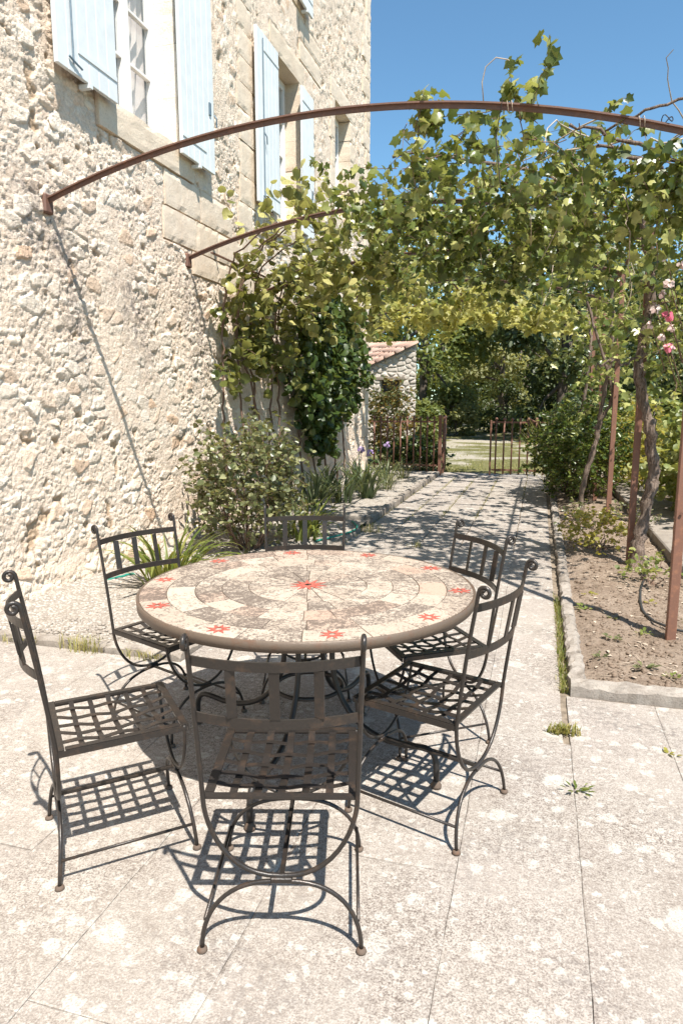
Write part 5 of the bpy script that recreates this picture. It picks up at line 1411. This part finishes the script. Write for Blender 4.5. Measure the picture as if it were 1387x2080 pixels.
def weed(label, c, rad, n, L, mat='grass', w=0.0022):
    t = thing('weed', label, 'weed', c)
    a = RNG.random(n) * 6.28; r = rad * RNG.random(n) ** 0.7
    P = np.stack([c[0] + r * np.cos(a) * 1.6, c[1] + r * np.sin(a) * 0.6, np.full(n, c[2])], -1)
    blades('grass_blades', None, None, P, L, w, mat, 1.0, t)
    return t
weed('tuft of grass at the left kerb between the table and the wall', (-2.66, 3.42, 0.0), 0.10, 110, 0.11)
weed('smaller tuft of weeds at the kerb right of the grass tuft', (-2.22, 3.42, 0.0), 0.10, 70, 0.06)
weed('dry grass patch at the far left end of the kerb', (-3.12, 3.42, 0.0), 0.09, 60, 0.06)
weed('grass tuft in the paving joint beside the iris bed', (-1.86, 7.7, 0.0), 0.10, 60, 0.14)
weed('grass sprigs between the path slabs behind the table', (-1.2, 7.0, 0.0), 0.06, 30, 0.09)
def rosette(label, c, r, n, mat='yellow', tm=OVAL_T):
    t = thing('weed', label, 'weed', c)
    a = RNG.random(n) * 6.28
    d = np.stack([np.cos(a), np.sin(a), 0.25 + 1.0 * RNG.random(n)], -1)
    leaf_cloud(t, tm, np.array(c) + d * np.array([1, 1, 0.3]) * r * 0.9 * RNG.random((n, 1)), norm(np.stack([-np.cos(a) * 0.4, -np.sin(a) * 0.4, np.ones(n)], -1)), norm(d), r * (0.3 + 0.55 * RNG.random(n)), RNG.random(n) * 0.8, M[mat], n)
weed('yellow green weed sprouting in the long slab joint at the right', (0.165, 3.12, 0.0), 0.05, 120, 0.055, 'grass', 0.004)
rosette('small weed lower down the long slab joint', (0.20, 2.64, 0.002), 0.055, 16, 'blade', NARROW_T)
rosette('tiny weed on the pavement near the right edge', (0.60, 3.05, 0.002), 0.04, 9)
wl = ['grey weed in the bare soil near the front kerb', 'small weed beside the base of the near post', 'pale weed in the middle of the bare soil', 'weed close to the corner of the soil bed', 'trailing weed by the right path kerb', 'weed in the soil halfway along the kerb', 'tiny weed behind the near post', 'weed at the far side of the bare soil', 'yellowing weed near the post shadow', 'tiny weed at the front edge of the soil']
for k, (x, y, r, mt) in enumerate(((0.62, 3.95, 0.06, 'grey'), (0.70, 4.55, 0.05, 'hedge'), (0.55, 4.85, 0.045, 'grey'), (0.40, 4.05, 0.04, 'grey'), (0.36, 5.0, 0.06, 'hedge'), (0.42, 5.4, 0.05, 'yellow'), (0.98, 4.9, 0.05, 'hedge'), (0.85, 5.3, 0.05, 'yellow'), (0.5, 4.4, 0.05, 'grey'), (0.75, 3.85, 0.04, 'hedge'))):
    rosette(wl[k], (x, y, 0.05), r, 16, mt, OVAL_T)

# ------------------------------------------------------------------ hoses
def hose(label, pts, r, mat, name='garden_hose'):
    P = trunk_pts(pts, 26, 0.002, 5); o = MB().tube(P, r, 8).obj(name, M[mat], None, True); tag(o, label, 'hose')
hose('green hose lying against the foot of the wall at the left', [(-3.42, 4.62, -0.01), (-3.40, 4.70, 0.05), (-3.37, 4.85, 0.055), (-3.33, 5.0, 0.05), (-3.32, 5.08, -0.01)], 0.011, 'hose')
hose('green hose crossing the kerb beyond the table', [(-2.25, 6.8, 0.05), (-2.08, 7.1, 0.065), (-1.99, 7.35, 0.075), (-2.03, 7.7, 0.06), (-2.2, 8.1, 0.05)], 0.011, 'hose')
hose('black drip pipe on the soil running past the near post', [(0.92, 7.1, 0.10), (1.02, 6.7, 0.09), (0.93, 6.2, 0.06), (0.80, 5.5, 0.07), (0.76, 5.0, 0.07), (0.82, 4.72, 0.075), (0.98, 4.6, 0.07), (1.4, 4.5, 0.06)], 0.009, 'drip', 'drip_pipe')

# ------------------------------------------------------------------ trees
def tree(label, x, y, h, cr, mat, leaf=0.26, n=5200, base=0.25, trunk_r=0.2, lean=0.0, name='broadleaf_tree', nb=None, tm=OVAL_T):
    t = thing(name, label, 'tree', (x, y, 0.0))
    rs = np.random.default_rng(int(abs(x * 37 + y * 11)) + 5)
    top = np.array([x + lean, y, h * 0.72])
    P = trunk_pts([(x, y, -0.1), (x + lean * 0.3 + 0.1, y, h * 0.3), top], 12, 0.03, 3); MB().tube(P, [trunk_r * (1 - 0.7 * i / 11) for i in range(12)], 8).obj('trunk', M['treebark'], t, True)
    nb = nb or int(16 + cr * 8)
    u = norm(rs.normal(size=(nb, 3))); rad = (0.45 + 0.55 * rs.random(nb) ** 0.5)[:, None]
    hz = h * (1 - base) / 2
    cc = np.array([x + lean, y, h * base + hz]) + u * rad * np.array([cr, cr, hz])
    for k in range(min(nb, 12)):
        s = P[5 + k % 6]; m = (s + cc[k]) / 2 + np.array([0, 0, 0.3])
        PP = trunk_pts([s, m, cc[k]], 8, 0.03, k); MB().tube(PP, [trunk_r * 0.4 * (1 - 0.8 * i / 7) for i in range(8)], 5).obj('limb', M['treebark'], t, True)
    idx = rs.integers(0, nb, n); br = (0.16 + 0.14 * rs.random(nb)) * cr * 1.3
    off = norm(rs.normal(size=(n, 3))) * (br[idx] * (0.55 + 0.5 * rs.random(n)))[:, None] * np.array([1, 1, 0.72])
    pos = cc[idx] + off
    nr = norm(off / br[idx][:, None] * 0.8 + np.array([0, 0, 0.45]) + rs.normal(size=(n, 3)) * 0.5)
    dr = norm(rs.normal(size=(n, 3)) + np.array([0, 0, -0.4]))
    bt_ = rs.random(nb) * 0.5
    rn = np.clip(bt_[idx] + 0.5 * rs.random(n), 0, 1)
    pos[:, 2] = np.maximum(pos[:, 2], 0.05)
    leaf_cloud(t, tm, pos, nr, dr, leaf * (0.6 + 0.7 * rs.random(n)), rn, M[mat], 0, 'crown')
    return t
tree('large bright green tree right of the outhouse', -5.2, 31, 9.5, 3.3, 'treeA', 0.26, 9000, 0.02, 0.25, tm=OVAL_T)
tree('pale feathery tree behind the middle of the gate', -2.1, 37, 9.5, 2.6, 'treeC', 0.24, 7000, 0.05, 0.2)
tree('spreading tree with shade darkened leaves on the right of the drive', 0.7, 28, 8.2, 2.9, 'treeB', 0.25, 9000, 0.05, 0.26)
tree('dense dark tree closing the end of the drive', -0.9, 46, 12, 4.4, 'treeB', 0.34, 8000, 0.0, 0.3)
tree('tall green tree behind the outhouse roof', -11.2, 42, 13, 5.0, 'treeA', 0.32, 8000, 0.03, 0.3)
tree('tall tree standing far behind the bright green one', -6.3, 47, 14, 4.6, 'treeA', 0.34, 8000, 0.02, 0.3)
tree('light green tree behind the pergola posts', 3.6, 33, 8.4, 3.0, 'treeC', 0.25, 7000, 0.04, 0.2)
tree('low pale tree at the far right edge', 7.6, 34, 6.2, 2.9, 'treeC', 0.25, 6000, 0.02, 0.2)
tree('dark broad tree behind the right hand hedge', 4.2, 22, 5.4, 2.4, 'treeB', 0.2, 6500, 0.0, 0.18)
tree('dark round tree at the far right behind the rose', 7.4, 23, 4.4, 2.6, 'treeA', 0.2, 5000, 0.0, 0.15)
tree('far tree filling the gap beyond the lawn', -3.4, 54, 13, 4.2, 'treeB', 0.36, 6000, 0.0, 0.3)
tree('far tree at the right end of the wood', 4.5, 50, 12, 5.0, 'treeA', 0.36, 7000, 0.0, 0.3)
for k, (x, y, r, h, mt, lab) in enumerate(((-4.3, 25.5, 0.9, 1.7, 'treeA', 'rounded bush beside the outhouse corner'), (-3.6, 30, 1.1, 2.0, 'treeC', 'pale grassy bush at the left of the drive'), (-1.6, 33, 1.6, 2.6, 'treeB', 'dark bush at the end of the drive'), (0.2, 30, 1.3, 2.0, 'treeB', 'dark low bush right of the drive'), (1.9, 24, 1.3, 2.2, 'treeB', 'dark bush behind the right gate leaf'), (2.4, 17.8, 0.9, 1.7, 'treeA', 'green bush behind the broom'))):
    tree(lab, x, y, h, r, mt, 0.17, 2600, 0.0, 0.05, name='drive_bush')
